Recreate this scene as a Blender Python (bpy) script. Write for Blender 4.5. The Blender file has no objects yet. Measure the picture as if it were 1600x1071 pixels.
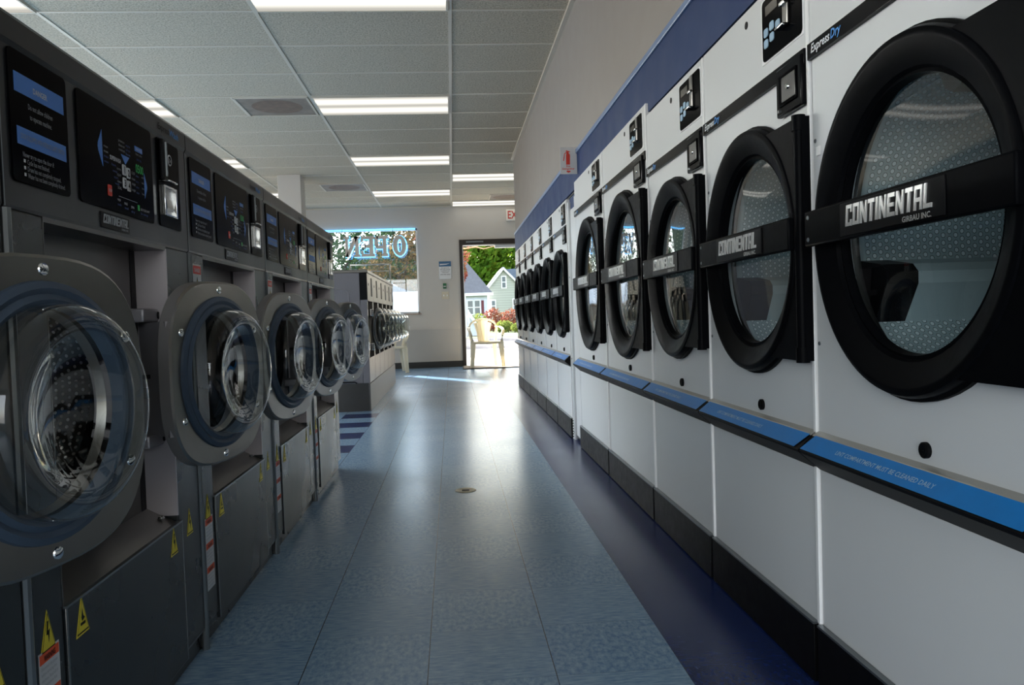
import bpy, bmesh, math, random
from mathutils import Matrix, Vector
random.seed(7)
PI = math.pi
col = bpy.context.scene.collection
scene = bpy.context.scene

# ------------------------------------------------------------------ materials
MATS = {}
def nt(name):
    m = bpy.data.materials.new(name); m.use_nodes = True
    t = m.node_tree; t.nodes.clear()
    o = t.nodes.new('ShaderNodeOutputMaterial')
    MATS[name] = m
    return m, t, o
def N(t, kind, **kw):
    n = t.nodes.new(kind)
    for k, v in kw.items():
        if k in ('operation', 'blend_type', 'data_type', 'feature', 'noise_dimensions', 'wave_type', 'bands_direction', 'interpolation', 'sky_type'): setattr(n, k, v)
    return n
def L(t, a, b): t.links.new(a, b)
def M_(t, op, a, b=None, c=None):
    n = t.nodes.new('ShaderNodeMath'); n.operation = op
    for i, v in enumerate((a, b, c)):
        if v is None: continue
        if isinstance(v, (int, float)): n.inputs[i].default_value = v
        else: t.links.new(v, n.inputs[i])
    return n.outputs[0]
def mixc(t, f, a, b, bt='MIX'):
    n = t.nodes.new('ShaderNodeMix'); n.data_type = 'RGBA'; n.blend_type = bt
    for i, v in ((0, f), (6, a), (7, b)):
        if isinstance(v, (int, float)): n.inputs[i].default_value = v
        elif isinstance(v, tuple): n.inputs[i].default_value = (*v, 1) if len(v) == 3 else v
        else: t.links.new(v, n.inputs[i])
    return n.outputs[2]
def pbr(name, c, rough=.5, metal=0, noise=0, nscale=40, bump=0, spec=.5, emit=0, coat=0, stretch=(1, 1, 1), ior=None):
    m, t, o = nt(name)
    p = N(t, 'ShaderNodeBsdfPrincipled')
    p.inputs['Base Color'].default_value = (*c, 1); p.inputs['Roughness'].default_value = rough
    p.inputs['Metallic'].default_value = metal; p.inputs['Specular IOR Level'].default_value = spec
    if ior: p.inputs['IOR'].default_value = ior
    if coat: p.inputs['Coat Weight'].default_value = coat; p.inputs['Coat Roughness'].default_value = .1
    if emit: p.inputs['Emission Color'].default_value = (*c, 1); p.inputs['Emission Strength'].default_value = emit
    if noise or bump:
        tc = N(t, 'ShaderNodeTexCoord'); mp = N(t, 'ShaderNodeMapping'); mp.inputs['Scale'].default_value = stretch
        L(t, tc.outputs['Object'], mp.inputs[0])
        n = N(t, 'ShaderNodeTexNoise'); n.inputs['Scale'].default_value = nscale; n.inputs['Detail'].default_value = 5
        L(t, mp.outputs[0], n.inputs['Vector'])
        if noise:
            d = tuple(max(0, v*(1-noise)) for v in c); b = tuple(min(1, v*(1+noise)) for v in c)
            L(t, mixc(t, n.outputs['Fac'], d, b), p.inputs['Base Color'])
            L(t, M_(t, 'MULTIPLY_ADD', n.outputs['Fac'], rough*.5, rough*.75), p.inputs['Roughness'])
        if bump:
            bm_ = N(t, 'ShaderNodeBump'); bm_.inputs['Strength'].default_value = bump; bm_.inputs['Distance'].default_value = .002
            L(t, n.outputs['Fac'], bm_.inputs['Height']); L(t, bm_.outputs[0], p.inputs['Normal'])
    L(t, p.outputs[0], o.inputs[0])
    return m
pbr('washer_paint', (.014, .017, .019), .28, 0, .08, 4, ior=1.42)
pbr('washer_head', (.016, .018, .020), .34, 0, .1, 4, ior=1.36)
pbr('edge_metal', (.20, .22, .23), .3, .8)
pbr('steel', (.27, .26, .245), .30, .95, .15, 5, .05)
pbr('steel_dark', (.09, .088, .085), .34, .9, .2, 8, .05)
pbr('brushed', (.34, .33, .32), .3, .9, .25, 30, .1, stretch=(1, 1, 12))
pbr('recess_side_lit', (.50, .455, .475), .42, .25)  # far wall of the steel recess, its lit lilac tone put into the colour
pbr('chrome', (.75, .75, .74), .1, 1)
pbr('letter_chrome', (.80, .80, .78), .22, .55)
pbr('hinge_grey', (.30, .285, .30), .4, .3)
pbr('gasket', (.040, .062, .095), .45, 0, .3, 20)
pbr('blackglass', (.0015, .0016, .0022), .16, 0, ior=1.06)
pbr('black', (.004, .004, .005), .45, ior=1.2)
pbr('black_plastic', (.0030, .0033, .0042), .36, 0, .3, 60, .08, ior=1.09)
pbr('rubber', (.002, .002, .0025), .6, ior=1.2)
pbr('kick_black', (.012, .012, .013), .35, 0, .4, 25)
pbr('blue_print', (.055, .21, .62), .5)
pbr('blue_text', (.01, .22, .62), .5)
pbr('blue_dim', (.03, .09, .32), .5)
pbr('white_print', (.62, .64, .66), .5)
pbr('grey_print', (.30, .32, .34), .5)
pbr('red_print', (.75, .04, .02), .5)
pbr('orange_print', (.75, .09, .02), .5)
pbr('green_dig', (.0, .12, .02), .5, emit=.25)
pbr('yellow', (.72, .60, .03), .5)
pbr('label_white', (.60, .61, .62), .5, 0, .05, 60)
pbr('dryer_white', (.70, .71, .715), .33, 0, .03, 3)
pbr('seam_white', (.92, .92, .92), .35)
pbr('dryer_kick', (.003, .003, .0035), .42, 0, .5, 30, .05, ior=1.16)
pbr('strip_black', (.004, .004, .005), .2, 0, .3, 12, ior=1.14)
pbr('lint_blue', (.006, .19, .56), .35, 0, .15, 18, ior=1.3)
pbr('lint_steel', (.42, .41, .38), .3, .6)
pbr('display', (.05, .042, .03), .2)
pbr('button', (.33, .50, .66), .4)
pbr('wall_paint', (.56, .525, .48), .75, 0, .03, 8, .05)
pbr('wall_paint_dark', (.34, .31, .28), .75, 0, .03, 8, .05)  # darker tone of wall_paint, for the walls around the dryers
pbr('wall_low', (.50, .475, .44), .7, 0, .03, 8)
pbr('band_blue', (.006, .032, .125), .5, 0, .08, 6, ior=1.3)
pbr('band_trim', (.16, .24, .42), .4)
pbr('baseboard_black', (.02, .019, .018), .5)
pbr('door_brown', (.022, .014, .010), .45)
pbr('alu', (.50, .50, .50), .3, .9)
pbr('grid_white', (.62, .565, .47), .5)
def chair_mat():
    m, t, o = nt('plastic_chair'); p = N(t, 'ShaderNodeBsdfPrincipled'); p.inputs['Base Color'].default_value = (.86, .81, .68, 1); p.inputs['Roughness'].default_value = .4
    tr = N(t, 'ShaderNodeBsdfTranslucent'); tr.inputs[0].default_value = (.9, .83, .64, 1); mx = N(t, 'ShaderNodeMixShader'); mx.inputs[0].default_value = .4
    L(t, p.outputs[0], mx.inputs[1]); L(t, tr.outputs[0], mx.inputs[2]); L(t, mx.outputs[0], o.inputs[0])
chair_mat()
pbr('mat_tan', (.34, .28, .21), .9, 0, .25, 120, .4)
pbr('mat_edge', (.06, .055, .05), .8)
pbr('drain_rust', (.42, .36, .24), .45, .3, .4, 60)
pbr('hole', (.006, .004, .003), .9)
pbr('sign_white', (.72, .72, .72), .4)
pbr('sign_blue', (.03, .12, .25), .4)
pbr('sign_green', (.02, .13, .05), .5)
pbr('switch_ivory', (.62, .55, .42), .4)
pbr('exit_red', (.55, .02, .01), .5)
pbr('exit_white', (.78, .74, .66), .5)
pbr('neon_back', (.60, .55, .50), .6)
pbr('neon', (.12, .50, 1.0), .5, emit=2.0)
pbr('vent', (.24, .20, .16), .6, 0, .7, 9)
pbr('vent_rust', (.19, .135, .10), .7, 0, .6, 14)
pbr('pavement', (.62, .58, .52), .85, 0, .12, .8)
pbr('road', (.055, .055, .068), .85, 0, .15, .6)
pbr('lawn', (.05, .10, .015), .9, 0, .5, 3)
pbr('siding_lavender', (.60, .62, .72), .7)
pbr('trim_white', (.80, .80, .80), .5)
pbr('shingle_grey', (.15, .15, .175), .85, 0, .3, 6)
pbr('shingle_blue', (.13, .16, .21), .85, 0, .3, 6)
pbr('shutter', (.13, .02, .03), .6)
pbr('house_pane', (.10, .13, .15), .15)
pbr('bark', (.06, .045, .03), .9, 0, .4, 12)
pbr('bark_sunlit', (.38, .24, .13), .8, 0, .4, 12)  # bark with warm sunlight put into its colour
pbr('van_white', (.80, .81, .82), .25)
pbr('sill', (.40, .30, .24), .5)

def siding():
    m, t, o = nt('siding_green'); p = N(t, 'ShaderNodeBsdfPrincipled')
    tc = N(t, 'ShaderNodeTexCoord'); s = N(t, 'ShaderNodeSeparateXYZ'); L(t, tc.outputs['Object'], s.inputs[0])
    f = M_(t, 'FRACT', M_(t, 'MULTIPLY', s.outputs[2], 5.5))
    g = M_(t, 'LESS_THAN', f, .14)
    L(t, mixc(t, g, (.43, .44, .38), (.28, .29, .25)), p.inputs['Base Color']); p.inputs['Roughness'].default_value = .7
    L(t, p.outputs[0], o.inputs[0])
siding()

def glass(name, tint, tr=.92, rough=.02, base=.05, power=4.0):
    m, t, o = nt(name)
    a = N(t, 'ShaderNodeBsdfTransparent'); a.inputs[0].default_value = (*tint, 1)
    g = N(t, 'ShaderNodeBsdfGlossy'); g.inputs['Roughness'].default_value = rough; g.inputs[0].default_value = (1, 1, 1, 1)
    lw = N(t, 'ShaderNodeLayerWeight'); lw.inputs[0].default_value = .5
    f = M_(t, 'MULTIPLY_ADD', M_(t, 'POWER', lw.outputs['Facing'], power), 1-base, base)
    mx = N(t, 'ShaderNodeMixShader'); L(t, f, mx.inputs[0]); L(t, a.outputs[0], mx.inputs[1]); L(t, g.outputs[0], mx.inputs[2])
    L(t, mx.outputs[0], o.inputs[0])
glass('bowl_glass', (.93, .945, .93), base=.035, power=3.0)
glass('dryer_glass', (.84, .90, .92), base=.04, power=4.5)
glass('window_glass', (.80, .88, .97), base=.06, power=4)  # blue tint in the glass stands for reflections on the pane

def perf(name, s, hole, metal, met=.6, rough=.4, thr=.36, bump=.0):
    m, t, o = nt(name); p = N(t, 'ShaderNodeBsdfPrincipled')
    uv = N(t, 'ShaderNodeUVMap'); sp = N(t, 'ShaderNodeSeparateXYZ'); L(t, uv.outputs[0], sp.inputs[0])
    v = M_(t, 'MULTIPLY', sp.outputs[1], s*1.15); row = M_(t, 'FLOOR', v)
    par = M_(t, 'MODULO', row, 2.0)
    u = M_(t, 'MULTIPLY_ADD', par, .5, M_(t, 'MULTIPLY', sp.outputs[0], s))
    du = M_(t, 'SUBTRACT', M_(t, 'FRACT', u), .5); dv = M_(t, 'SUBTRACT', M_(t, 'FRACT', v), .5)
    d = M_(t, 'SQRT', M_(t, 'ADD', M_(t, 'MULTIPLY', du, du), M_(t, 'MULTIPLY', dv, dv)))
    h = M_(t, 'LESS_THAN', d, thr); rim = M_(t, 'MULTIPLY', M_(t, 'GREATER_THAN', d, thr*.80), h)
    c = mixc(t, h, metal, hole)
    c = mixc(t, rim, c, (.01, .012, .014))
    L(t, c, p.inputs['Base Color']); p.inputs['Metallic'].default_value = met; p.inputs['Roughness'].default_value = rough
    if bump:
        b = N(t, 'ShaderNodeBump'); b.inputs['Strength'].default_value = bump; b.inputs['Distance'].default_value = .006
        L(t, M_(t, 'SMOOTH_MIN', d, .4, .1), b.inputs['Height']); L(t, b.outputs[0], p.inputs['Normal'])
    L(t, p.outputs[0], o.inputs[0])
perf('perf_dryer', 62, (.66, .74, .75), (.34, .43, .45), .0, .5)
perf('perf_washer_glint', 58, (1, 1, 1), (.13, .13, .125), .1, .35, .30)  # white dots paint the bright highlights on the drum perforations

def ceiling_mat():
    m, t, o = nt('ceiling_tile'); p = N(t, 'ShaderNodeBsdfPrincipled')
    tc = N(t, 'ShaderNodeTexCoord')
    n = N(t, 'ShaderNodeTexNoise'); n.inputs['Scale'].default_value = 85; n.inputs['Detail'].default_value = 6; n.inputs['Roughness'].default_value = .75
    n2 = N(t, 'ShaderNodeTexNoise'); n2.inputs['Scale'].default_value = 1.4
    L(t, tc.outputs['Object'], n.inputs['Vector']); L(t, tc.outputs['Object'], n2.inputs['Vector'])
    r = N(t, 'ShaderNodeValToRGB'); r.color_ramp.elements[0].position = .34; r.color_ramp.elements[0].color = (.22, .20, .155, 1)
    r.color_ramp.elements[1].position = .56; r.color_ramp.elements[1].color = (.64, .565, .44, 1)
    L(t, n.outputs['Fac'], r.inputs[0])
    L(t, mixc(t, M_(t, 'MULTIPLY', n2.outputs['Fac'], .35), r.outputs[0], (.50, .45, .36)), p.inputs['Base Color'])
    p.inputs['Roughness'].default_value = .95; p.inputs['Specular IOR Level'].default_value = .15
    b = N(t, 'ShaderNodeBump'); b.inputs['Strength'].default_value = .35; b.inputs['Distance'].default_value = .003
    L(t, n.outputs['Fac'], b.inputs['Height']); L(t, b.outputs[0], p.inputs['Normal'])
    L(t, p.outputs[0], o.inputs[0])
ceiling_mat()

FX, FY, FT = -.088, 3.05, .3048
def floor_mat(name, lo, hi, amt, seam):
    m, t, o = nt(name); p = N(t, 'ShaderNodeBsdfPrincipled')
    g = N(t, 'ShaderNodeNewGeometry'); s = N(t, 'ShaderNodeSeparateXYZ'); L(t, g.outputs['Position'], s.inputs[0])
    u = M_(t, 'DIVIDE', M_(t, 'SUBTRACT', s.outputs[0], FX), FT); v = M_(t, 'DIVIDE', M_(t, 'SUBTRACT', s.outputs[1], FY), FT)
    iu = M_(t, 'FLOOR', u); iv = M_(t, 'FLOOR', v)
    par = M_(t, 'FLOORED_MODULO', M_(t, 'ADD', iu, iv), 2.0)
    def streak(sc):
        mp = N(t, 'ShaderNodeMapping'); mp.inputs['Scale'].default_value = sc
        L(t, g.outputs['Position'], mp.inputs[0]); n = N(t, 'ShaderNodeTexNoise')
        n.inputs['Scale'].default_value = 1; n.inputs['Detail'].default_value = 5; n.inputs['Roughness'].default_value = .65
        L(t, mp.outputs[0], n.inputs['Vector']); return n.outputs['Fac']
    a = streak((22, 130, 1)); b = streak((75, 45, 1))
    f = M_(t, 'MULTIPLY_ADD', M_(t, 'SUBTRACT', b, a), par, a)
    wn = N(t, 'ShaderNodeTexWhiteNoise'); wn.noise_dimensions = '2D'
    cb = N(t, 'ShaderNodeCombineXYZ'); L(t, iu, cb.inputs[0]); L(t, iv, cb.inputs[1]); L(t, cb.outputs[0], wn.inputs['Vector'])
    f = M_(t, 'ADD', f, M_(t, 'MULTIPLY_ADD', wn.outputs['Value'], .05, -.025))
    r = N(t, 'ShaderNodeValToRGB'); r.color_ramp.elements[0].position = .34; r.color_ramp.elements[0].color = (*lo, 1)
    r.color_ramp.elements[1].position = .66; r.color_ramp.elements[1].color = (*hi, 1)
    L(t, f, r.inputs[0])
    fu = M_(t, 'FRACT', u); fv = M_(t, 'FRACT', v)
    eu = M_(t, 'MINIMUM', fu, M_(t, 'SUBTRACT', 1.0, fu)); ev = M_(t, 'MINIMUM', fv, M_(t, 'SUBTRACT', 1.0, fv))
    e1 = M_(t, 'MULTIPLY', M_(t, 'LESS_THAN', eu, .0042), seam); e2 = M_(t, 'MULTIPLY', M_(t, 'LESS_THAN', ev, .0032), seam*.45)
    # worn patch and scuffs
    n3 = N(t, 'ShaderNodeTexNoise'); n3.inputs['Scale'].default_value = 2.2; n3.inputs['Detail'].default_value = 4
    L(t, g.outputs['Position'], n3.inputs['Vector'])
    c = mixc(t, M_(t, 'MULTIPLY', n3.outputs['Fac'], amt), r.outputs[0], (.23, .25, .26))
    c = mixc(t, M_(t, 'MAXIMUM', e1, e2), c, (.012, .015, .02))
    L(t, c, p.inputs['Base Color'])
    L(t, M_(t, 'MULTIPLY_ADD', n3.outputs['Fac'], .10, .20), p.inputs['Roughness'])
    p.inputs['Specular IOR Level'].default_value = .55
    bp = N(t, 'ShaderNodeBump'); bp.inputs['Strength'].default_value = .05; bp.inputs['Distance'].default_value = .003
    n4 = N(t, 'ShaderNodeTexNoise'); n4.inputs['Scale'].default_value = 9; L(t, g.outputs['Position'], n4.inputs['Vector'])
    L(t, n4.outputs['Fac'], bp.inputs['Height']); L(t, bp.outputs[0], p.inputs['Normal'])
    L(t, p.outputs[0], o.inputs[0])
floor_mat('floor_blue', (.115, .225, .38), (.30, .44, .56), .16, .9)
floor_mat('floor_navy', (.005, .016, .085), (.012, .030, .125), .01, .35)

def diffuser():
    m, t, o = nt('diffuser'); tc = N(t, 'ShaderNodeTexCoord'); s = N(t, 'ShaderNodeSeparateXYZ'); L(t, tc.outputs['Object'], s.inputs[0])
    a = M_(t, 'ABSOLUTE', M_(t, 'SUBTRACT', M_(t, 'ABSOLUTE', s.outputs[1]), .14))
    g = M_(t, 'SUBTRACT', 1.0, M_(t, 'MULTIPLY', a, 5.5)); g = M_(t, 'MAXIMUM', g, .35)
    e = N(t, 'ShaderNodeEmission'); e.inputs[0].default_value = (1, .965, .87, 1)
    L(t, M_(t, 'MULTIPLY', g, LIGHT), e.inputs[1]); L(t, e.outputs[0], o.inputs[0])
LIGHT = 1.0
diffuser()

def leaf(name, cols, scale=.6, transl=.5):
    m, t, o = nt(name)
    g = N(t, 'ShaderNodeNewGeometry'); n = N(t, 'ShaderNodeTexNoise'); n.inputs['Scale'].default_value = scale; n.inputs['Detail'].default_value = 4
    n.inputs['Roughness'].default_value = .8
    L(t, g.outputs['Position'], n.inputs['Vector']); r = N(t, 'ShaderNodeValToRGB')
    while len(r.color_ramp.elements) < len(cols): r.color_ramp.elements.new(.5)
    for i, c in enumerate(cols):
        r.color_ramp.elements[i].position = .32+.36*i/max(1, len(cols)-1); r.color_ramp.elements[i].color = (*c, 1)
    L(t, n.outputs['Fac'], r.inputs[0])
    d = N(t, 'ShaderNodeBsdfDiffuse'); tr = N(t, 'ShaderNodeBsdfTranslucent'); mx = N(t, 'ShaderNodeMixShader'); mx.inputs[0].default_value = transl
    L(t, r.outputs[0], d.inputs[0]); L(t, r.outputs[0], tr.inputs[0]); L(t, d.outputs[0], mx.inputs[1]); L(t, tr.outputs[0], mx.inputs[2]); L(t, mx.outputs[0], o.inputs[0])
leaf('leaf_green', [(.05, .12, .02), (.14, .26, .03), (.36, .42, .06)], .5)
leaf('leaf_dark', [(.015, .03, .015), (.03, .06, .025), (.07, .09, .03)], .6, .3)
leaf('leaf_autumn', [(.02, .03, .02), (.07, .05, .025), (.22, .13, .05), (.05, .06, .025)], 2.2, .35)
leaf('leaf_red', [(.10, .03, .03), (.22, .07, .05), (.14, .12, .05)], 2.5, .4)
leaf('leaf_shrub', [(.06, .10, .02), (.16, .20, .05), (.24, .26, .08)], 3, .4)

pbr('end_grey', (.17, .16, .175), .5)
pbr('island_steel', (.10, .092, .083), .32, .9, .15, 6)
pbr('island_plinth', (.095, .09, .085), .4, .6)
pbr('rim_side_lit', (.34, .325, .32), .35, .35)  # steel door edge coloured paler for the light it catches
# ------------------------------------------------------------------ mesh builder
class MB:
    def __init__(s): s.bm = bmesh.new(); s.m = []; s.uv = None
    def mi(s, m):
        if m not in s.m: s.m.append(m)
        return s.m.index(m)
    def face(s, vs, m, smooth=False):
        try: f = s.bm.faces.new(vs)
        except ValueError: return None
        f.material_index = s.mi(m); f.smooth = smooth; return f
    def box(s, x0, x1, y0, y1, z0, z1, m, bev=0):
        v = [s.bm.verts.new((x, y, z)) for x in (x0, x1) for y in (y0, y1) for z in (z0, z1)]
        fs = [s.face([v[i] for i in q], m) for q in ((0, 1, 3, 2), (4, 6, 7, 5), (0, 4, 5, 1), (2, 3, 7, 6), (0, 2, 6, 4), (1, 5, 7, 3))]
        if bev:
            es = list({e for f in fs for e in f.edges})
            r = bmesh.ops.bevel(s.bm, geom=es, offset=bev, segments=2, affect='EDGES', profile=.5)
            for f in r['faces']: f.material_index = s.mi(m); f.smooth = True
        return s
    def prism(s, pts, a0, a1, m, axis='x', smooth=False):
        # pts in the plane (y,z) for x, (x,z) for y, (x,y) for z
        def P(a, p): return {'x': (a, p[0], p[1]), 'y': (p[0], a, p[1]), 'z': (p[0], p[1], a)}[axis]
        A = [s.bm.verts.new(P(a0, p)) for p in pts]; B = [s.bm.verts.new(P(a1, p)) for p in pts]
        n = len(pts); s.face(A[::-1], m); s.face(B, m)
        for i in range(n): s.face([A[i], A[(i+1) % n], B[(i+1) % n], B[i]], m, smooth)
        return s
    def rrect(s, y0, y1, z0, z1, r, x0, x1, m, seg=5, tl=None):
        pts = []
        for cy, cz, a in ((y1-r, z1-r, 0), (y0+r, z1-r, PI/2), (y0+r, z0+r, PI), (y1-r, z0+r, 1.5*PI)):
            for i in range(seg+1): pts.append((cy+r*math.cos(a+PI/2*i/seg), cz+r*math.sin(a+PI/2*i/seg)))
        return s.prism(pts, x0, x1, m, smooth=True)
    def lathe(s, prof, c, m, seg=56, axis='x', a0=0, a1=2*PI, smooth=True, uvs=False, capend=False):
        full = abs(a1-a0-2*PI) < 1e-6; rings = []
        if uvs and s.uv is None: s.uv = s.bm.loops.layers.uv.new('UVMap')
        n = seg if full else seg+1
        for x, r in prof:
            ring = []
            for i in range(n):
                a = a0+(a1-a0)*i/seg; p = r*math.cos(a); q = r*math.sin(a)
                if axis == 'x': co = (c[0]+x, c[1]+p, c[2]+q)
                elif axis == 'z': co = (c[0]+p, c[1]+q, c[2]+x)
                else: co = (c[0]+p, c[1]+x, c[2]+q)
                ring.append(s.bm.verts.new(co))
            rings.append(ring)
        acc = 0
        for k in range(len(prof)-1):
            dl = math.dist(prof[k], prof[k+1]); R = max(prof[k][1], prof[k+1][1])
            mm = m[k] if isinstance(m, list) else m
            for i in range(seg):
                j = (i+1) % n
                f = s.face([rings[k][i], rings[k][j], rings[k+1][j], rings[k+1][i]], mm, smooth)
                if f and uvs:
                    for lp, (uu, vv) in zip(f.loops, ((i, acc), (i+1, acc), (i+1, acc+dl), (i, acc+dl))):
                        lp[s.uv].uv = (uu/seg*2*PI*R, vv)
            acc += dl
        if capend: s.face(rings[-1], m if isinstance(m, str) else m[-1])
        return s
    def disc(s, x, c, r, m, seg=48, uvs=False):
        if uvs and s.uv is None: s.uv = s.bm.loops.layers.uv.new('UVMap')
        vs = [s.bm.verts.new((x, c[0]+r*math.cos(2*PI*i/seg), c[1]+r*math.sin(2*PI*i/seg))) for i in range(seg)]
        f = s.face(vs, m)
        if uvs:
            for lp in f.loops: lp[s.uv].uv = (lp.vert.co.y, lp.vert.co.z)
        return s
    def tube(s, pts, r, m, seg=8, closed=False, smooth=True, flat=1.0):
        pts = [Vector(p) for p in pts]; n = len(pts); rings = []
        up = Vector((0, 0, 1))
        for i, p in enumerate(pts):
            a = pts[(i-1) % n] if (closed or i > 0) else p; b = pts[(i+1) % n] if (closed or i < n-1) else p
            t = (b-a).normalized(); ref = up if abs(t.dot(up)) < .95 else Vector((0, 1, 0))
            u = t.cross(ref).normalized(); w = u.cross(t).normalized()
            rr = r[i] if isinstance(r, (list, tuple)) else r
            rings.append([s.bm.verts.new(p+u*rr*math.cos(2*PI*k/seg)+w*rr*flat*math.sin(2*PI*k/seg)) for k in range(seg)])
        for i in range(n if closed else n-1):
            A, B = rings[i], rings[(i+1) % n]
            for k in range(seg): s.face([A[k], A[(k+1) % seg], B[(k+1) % seg], B[k]], m, smooth)
        if not closed: s.face(rings[0][::-1], m); s.face(rings[-1], m)
        return s
    def platehole(s, x, y0, y1, z0, z1, c, r, m, t=.02, seg=48, rim=None):
        # flat plate facing +x with a round hole and a rim going back by t
        In, Out, Bk = [], [], []
        for i in range(seg):
            a = 2*PI*i/seg; ca, sa = math.cos(a), math.sin(a)
            In.append(s.bm.verts.new((x, c[0]+r*ca, c[1]+r*sa))); Bk.append(s.bm.verts.new((x-t, c[0]+r*ca, c[1]+r*sa)))
            k = min(((y1-c[0])/ca if ca > 1e-9 else 1e9), ((y0-c[0])/ca if ca < -1e-9 else 1e9), ((z1-c[1])/sa if sa > 1e-9 else 1e9), ((z0-c[1])/sa if sa < -1e-9 else 1e9))
            Out.append(s.bm.verts.new((x, c[0]+k*ca, c[1]+k*sa)))
        for i in range(seg):
            j = (i+1) % seg
            s.face([In[i], Out[i], Out[j], In[j]], m); s.face([Bk[i], In[i], In[j], Bk[j]], rim or m, True)
        for yc, zc in ((y0, z0), (y0, z1), (y1, z0), (y1, z1)):
            best = sorted(range(seg), key=lambda i: (Out[i].co-Vector((x, yc, zc))).length)[:2]
            i, j = best
            cv = s.bm.verts.new((x, yc, zc))
            if (j-i) % seg == 1: s.face([Out[i], cv, Out[j]], m)
            elif (i-j) % seg == 1: s.face([Out[j], cv, Out[i]], m)
        return s
    def mesh_in(s, polys, verts, m):
        vs = [s.bm.verts.new(v) for v in verts]
        for p in polys: s.face([vs[i] for i in p], m)
    def text(s, string, y, z, size, x, m, w=None, align='LEFT', ext=.0004, bold=0, shear=0, face='x'):
        V, F, W = text_mesh(string, bold, shear)
        k = size; kx = size if w is None else w/W
        off = 0 if align == 'LEFT' else (-W*kx/2 if align == 'CENTER' else -W*kx)
        if face == 'x': vs = [(x+ext*(1 if v[2] > 0 else 0), y+off+v[0]*kx, z+v[1]*k) for v in V]
        elif face == '-y': vs = [(y+off+v[0]*kx, x-ext*(1 if v[2] > 0 else 0), z+v[1]*k) for v in V]
        s.mesh_in(F, vs, m); return s
    def build(s, name, parent=None, loc=None):
        bm = s.bm
        bmesh.ops.recalc_face_normals(bm, faces=bm.faces[:]) if len(bm.faces) < 4000 else None
        for e in bm.edges:
            if len(e.link_faces) == 2 and e.calc_face_angle(0) > .62: e.smooth = False
        me = bpy.data.meshes.new(name); bm.to_mesh(me); bm.free()
        for m in s.m: me.materials.append(MATS[m])
        o = bpy.data.objects.new(name, me); col.objects.link(o)
        if parent: o.parent = parent
        if loc: o.location = loc
        return o

_T = {}
def text_mesh(st, bold=0, shear=0):
    key = (st, bold, shear)
    if key in _T: return _T[key]
    cu = bpy.data.curves.new('t', 'FONT'); cu.body = st; cu.size = 1; cu.resolution_u = 2; cu.offset = bold; cu.shear = shear; cu.fill_mode = 'BOTH'
    o = bpy.data.objects.new('t', cu); col.objects.link(o)
    me = bpy.data.meshes.new_from_object(o.evaluated_get(bpy.context.evaluated_depsgraph_get()))
    V = [tuple(v.co) for v in me.vertices]; F = [tuple(p.vertices) for p in me.polygons]
    x0 = min((v[0] for v in V), default=0); V = [(v[0]-x0, v[1], v[2]) for v in V]
    W = max((v[0] for v in V), default=1)
    # give the glyphs a front face only; they sit on their panel
    V = [(v[0], v[1], 1) for v in V]
    bpy.data.objects.remove(o); bpy.data.curves.remove(cu); bpy.data.meshes.remove(me)
    _T[key] = (V, F, W); return _T[key]

def empty(name, loc, rz=0):
    o = bpy.data.objects.new(name, None); col.objects.link(o); o.location = loc; o.rotation_euler = (0, 0, rz); o.empty_display_size = .1
    return o
def tag(o, label, cat, group=None, kind=None):
    o['label'] = label; o['category'] = cat
    if group: o['group'] = group
    if kind: o['kind'] = kind
    return o
def struct(o): o['kind'] = 'structure'; return o
def copy_tree(o, parent=None):
    c = o.copy(); col.objects.link(c); c.parent = parent
    for ch in list(o.children): copy_tree(ch, c)
    return c
def fresh_copy(o):
    kids = list(o.children); c = o.copy(); col.objects.link(c); c.parent = None
    for ch in kids: copy_tree(ch, c)
    return c

# condensed block letters in a 1 x 1 cell (x right, y up), each a list of quads/polys
def stroke(p, q, w):
    (x0, y0), (x1, y1) = p, q
    return [(x0-w/2, y0), (x0+w/2, y0), (x1+w/2, y1), (x1-w/2, y1)]
B = .21
GL = {
 'C': [[(0, 0), (B, 0), (B, 1), (0, 1)], [(B, 0), (1, 0), (1, .17), (B, .17)], [(B, .83), (1, .83), (1, 1), (B, 1)], [(1-B, .17), (1, .17), (1, .30), (1-B, .30)], [(1-B, .64), (1, .64), (1, .83), (1-B, .83)]],
 'O': [[(0, 0), (B, 0), (B, 1), (0, 1)], [(1-B, 0), (1, 0), (1, 1), (1-B, 1)], [(B, 0), (1-B, 0), (1-B, .17), (B, .17)], [(B, .83), (1-B, .83), (1-B, 1), (B, 1)]],
 'N': [[(0, 0), (B, 0), (B, 1), (0, 1)], [(1-B, 0), (1, 0), (1, 1), (1-B, 1)], [(B, .62), (1-B, .04), (1-B, .42), (B, 1)]],
 'T': [[(0, .82), (1, .82), (1, 1), (0, 1)], [(.36, 0), (.64, 0), (.64, .82), (.36, .82)]],
 'I': [[(.3, 0), (.7, 0), (.7, 1), (.3, 1)]],
 'E': [[(0, 0), (B, 0), (B, 1), (0, 1)], [(B, 0), (1, 0), (1, .18), (B, .18)], [(B, .41), (.85, .41), (.85, .58), (B, .58)], [(B, .82), (1, .82), (1, 1), (B, 1)]],
 'A': [[(0, 0), (B, 0), (B, 1), (0, 1)], [(1-B, 0), (1, 0), (1, 1), (1-B, 1)], [(B, .83), (1-B, .83), (1-B, 1), (B, 1)], [(B, .33), (1-B, .33), (1-B, .5), (B, .5)]],
 'L': [[(0, 0), (B, 0), (B, 1), (0, 1)], [(B, 0), (1, 0), (1, .18), (B, .18)]],
}
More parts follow.
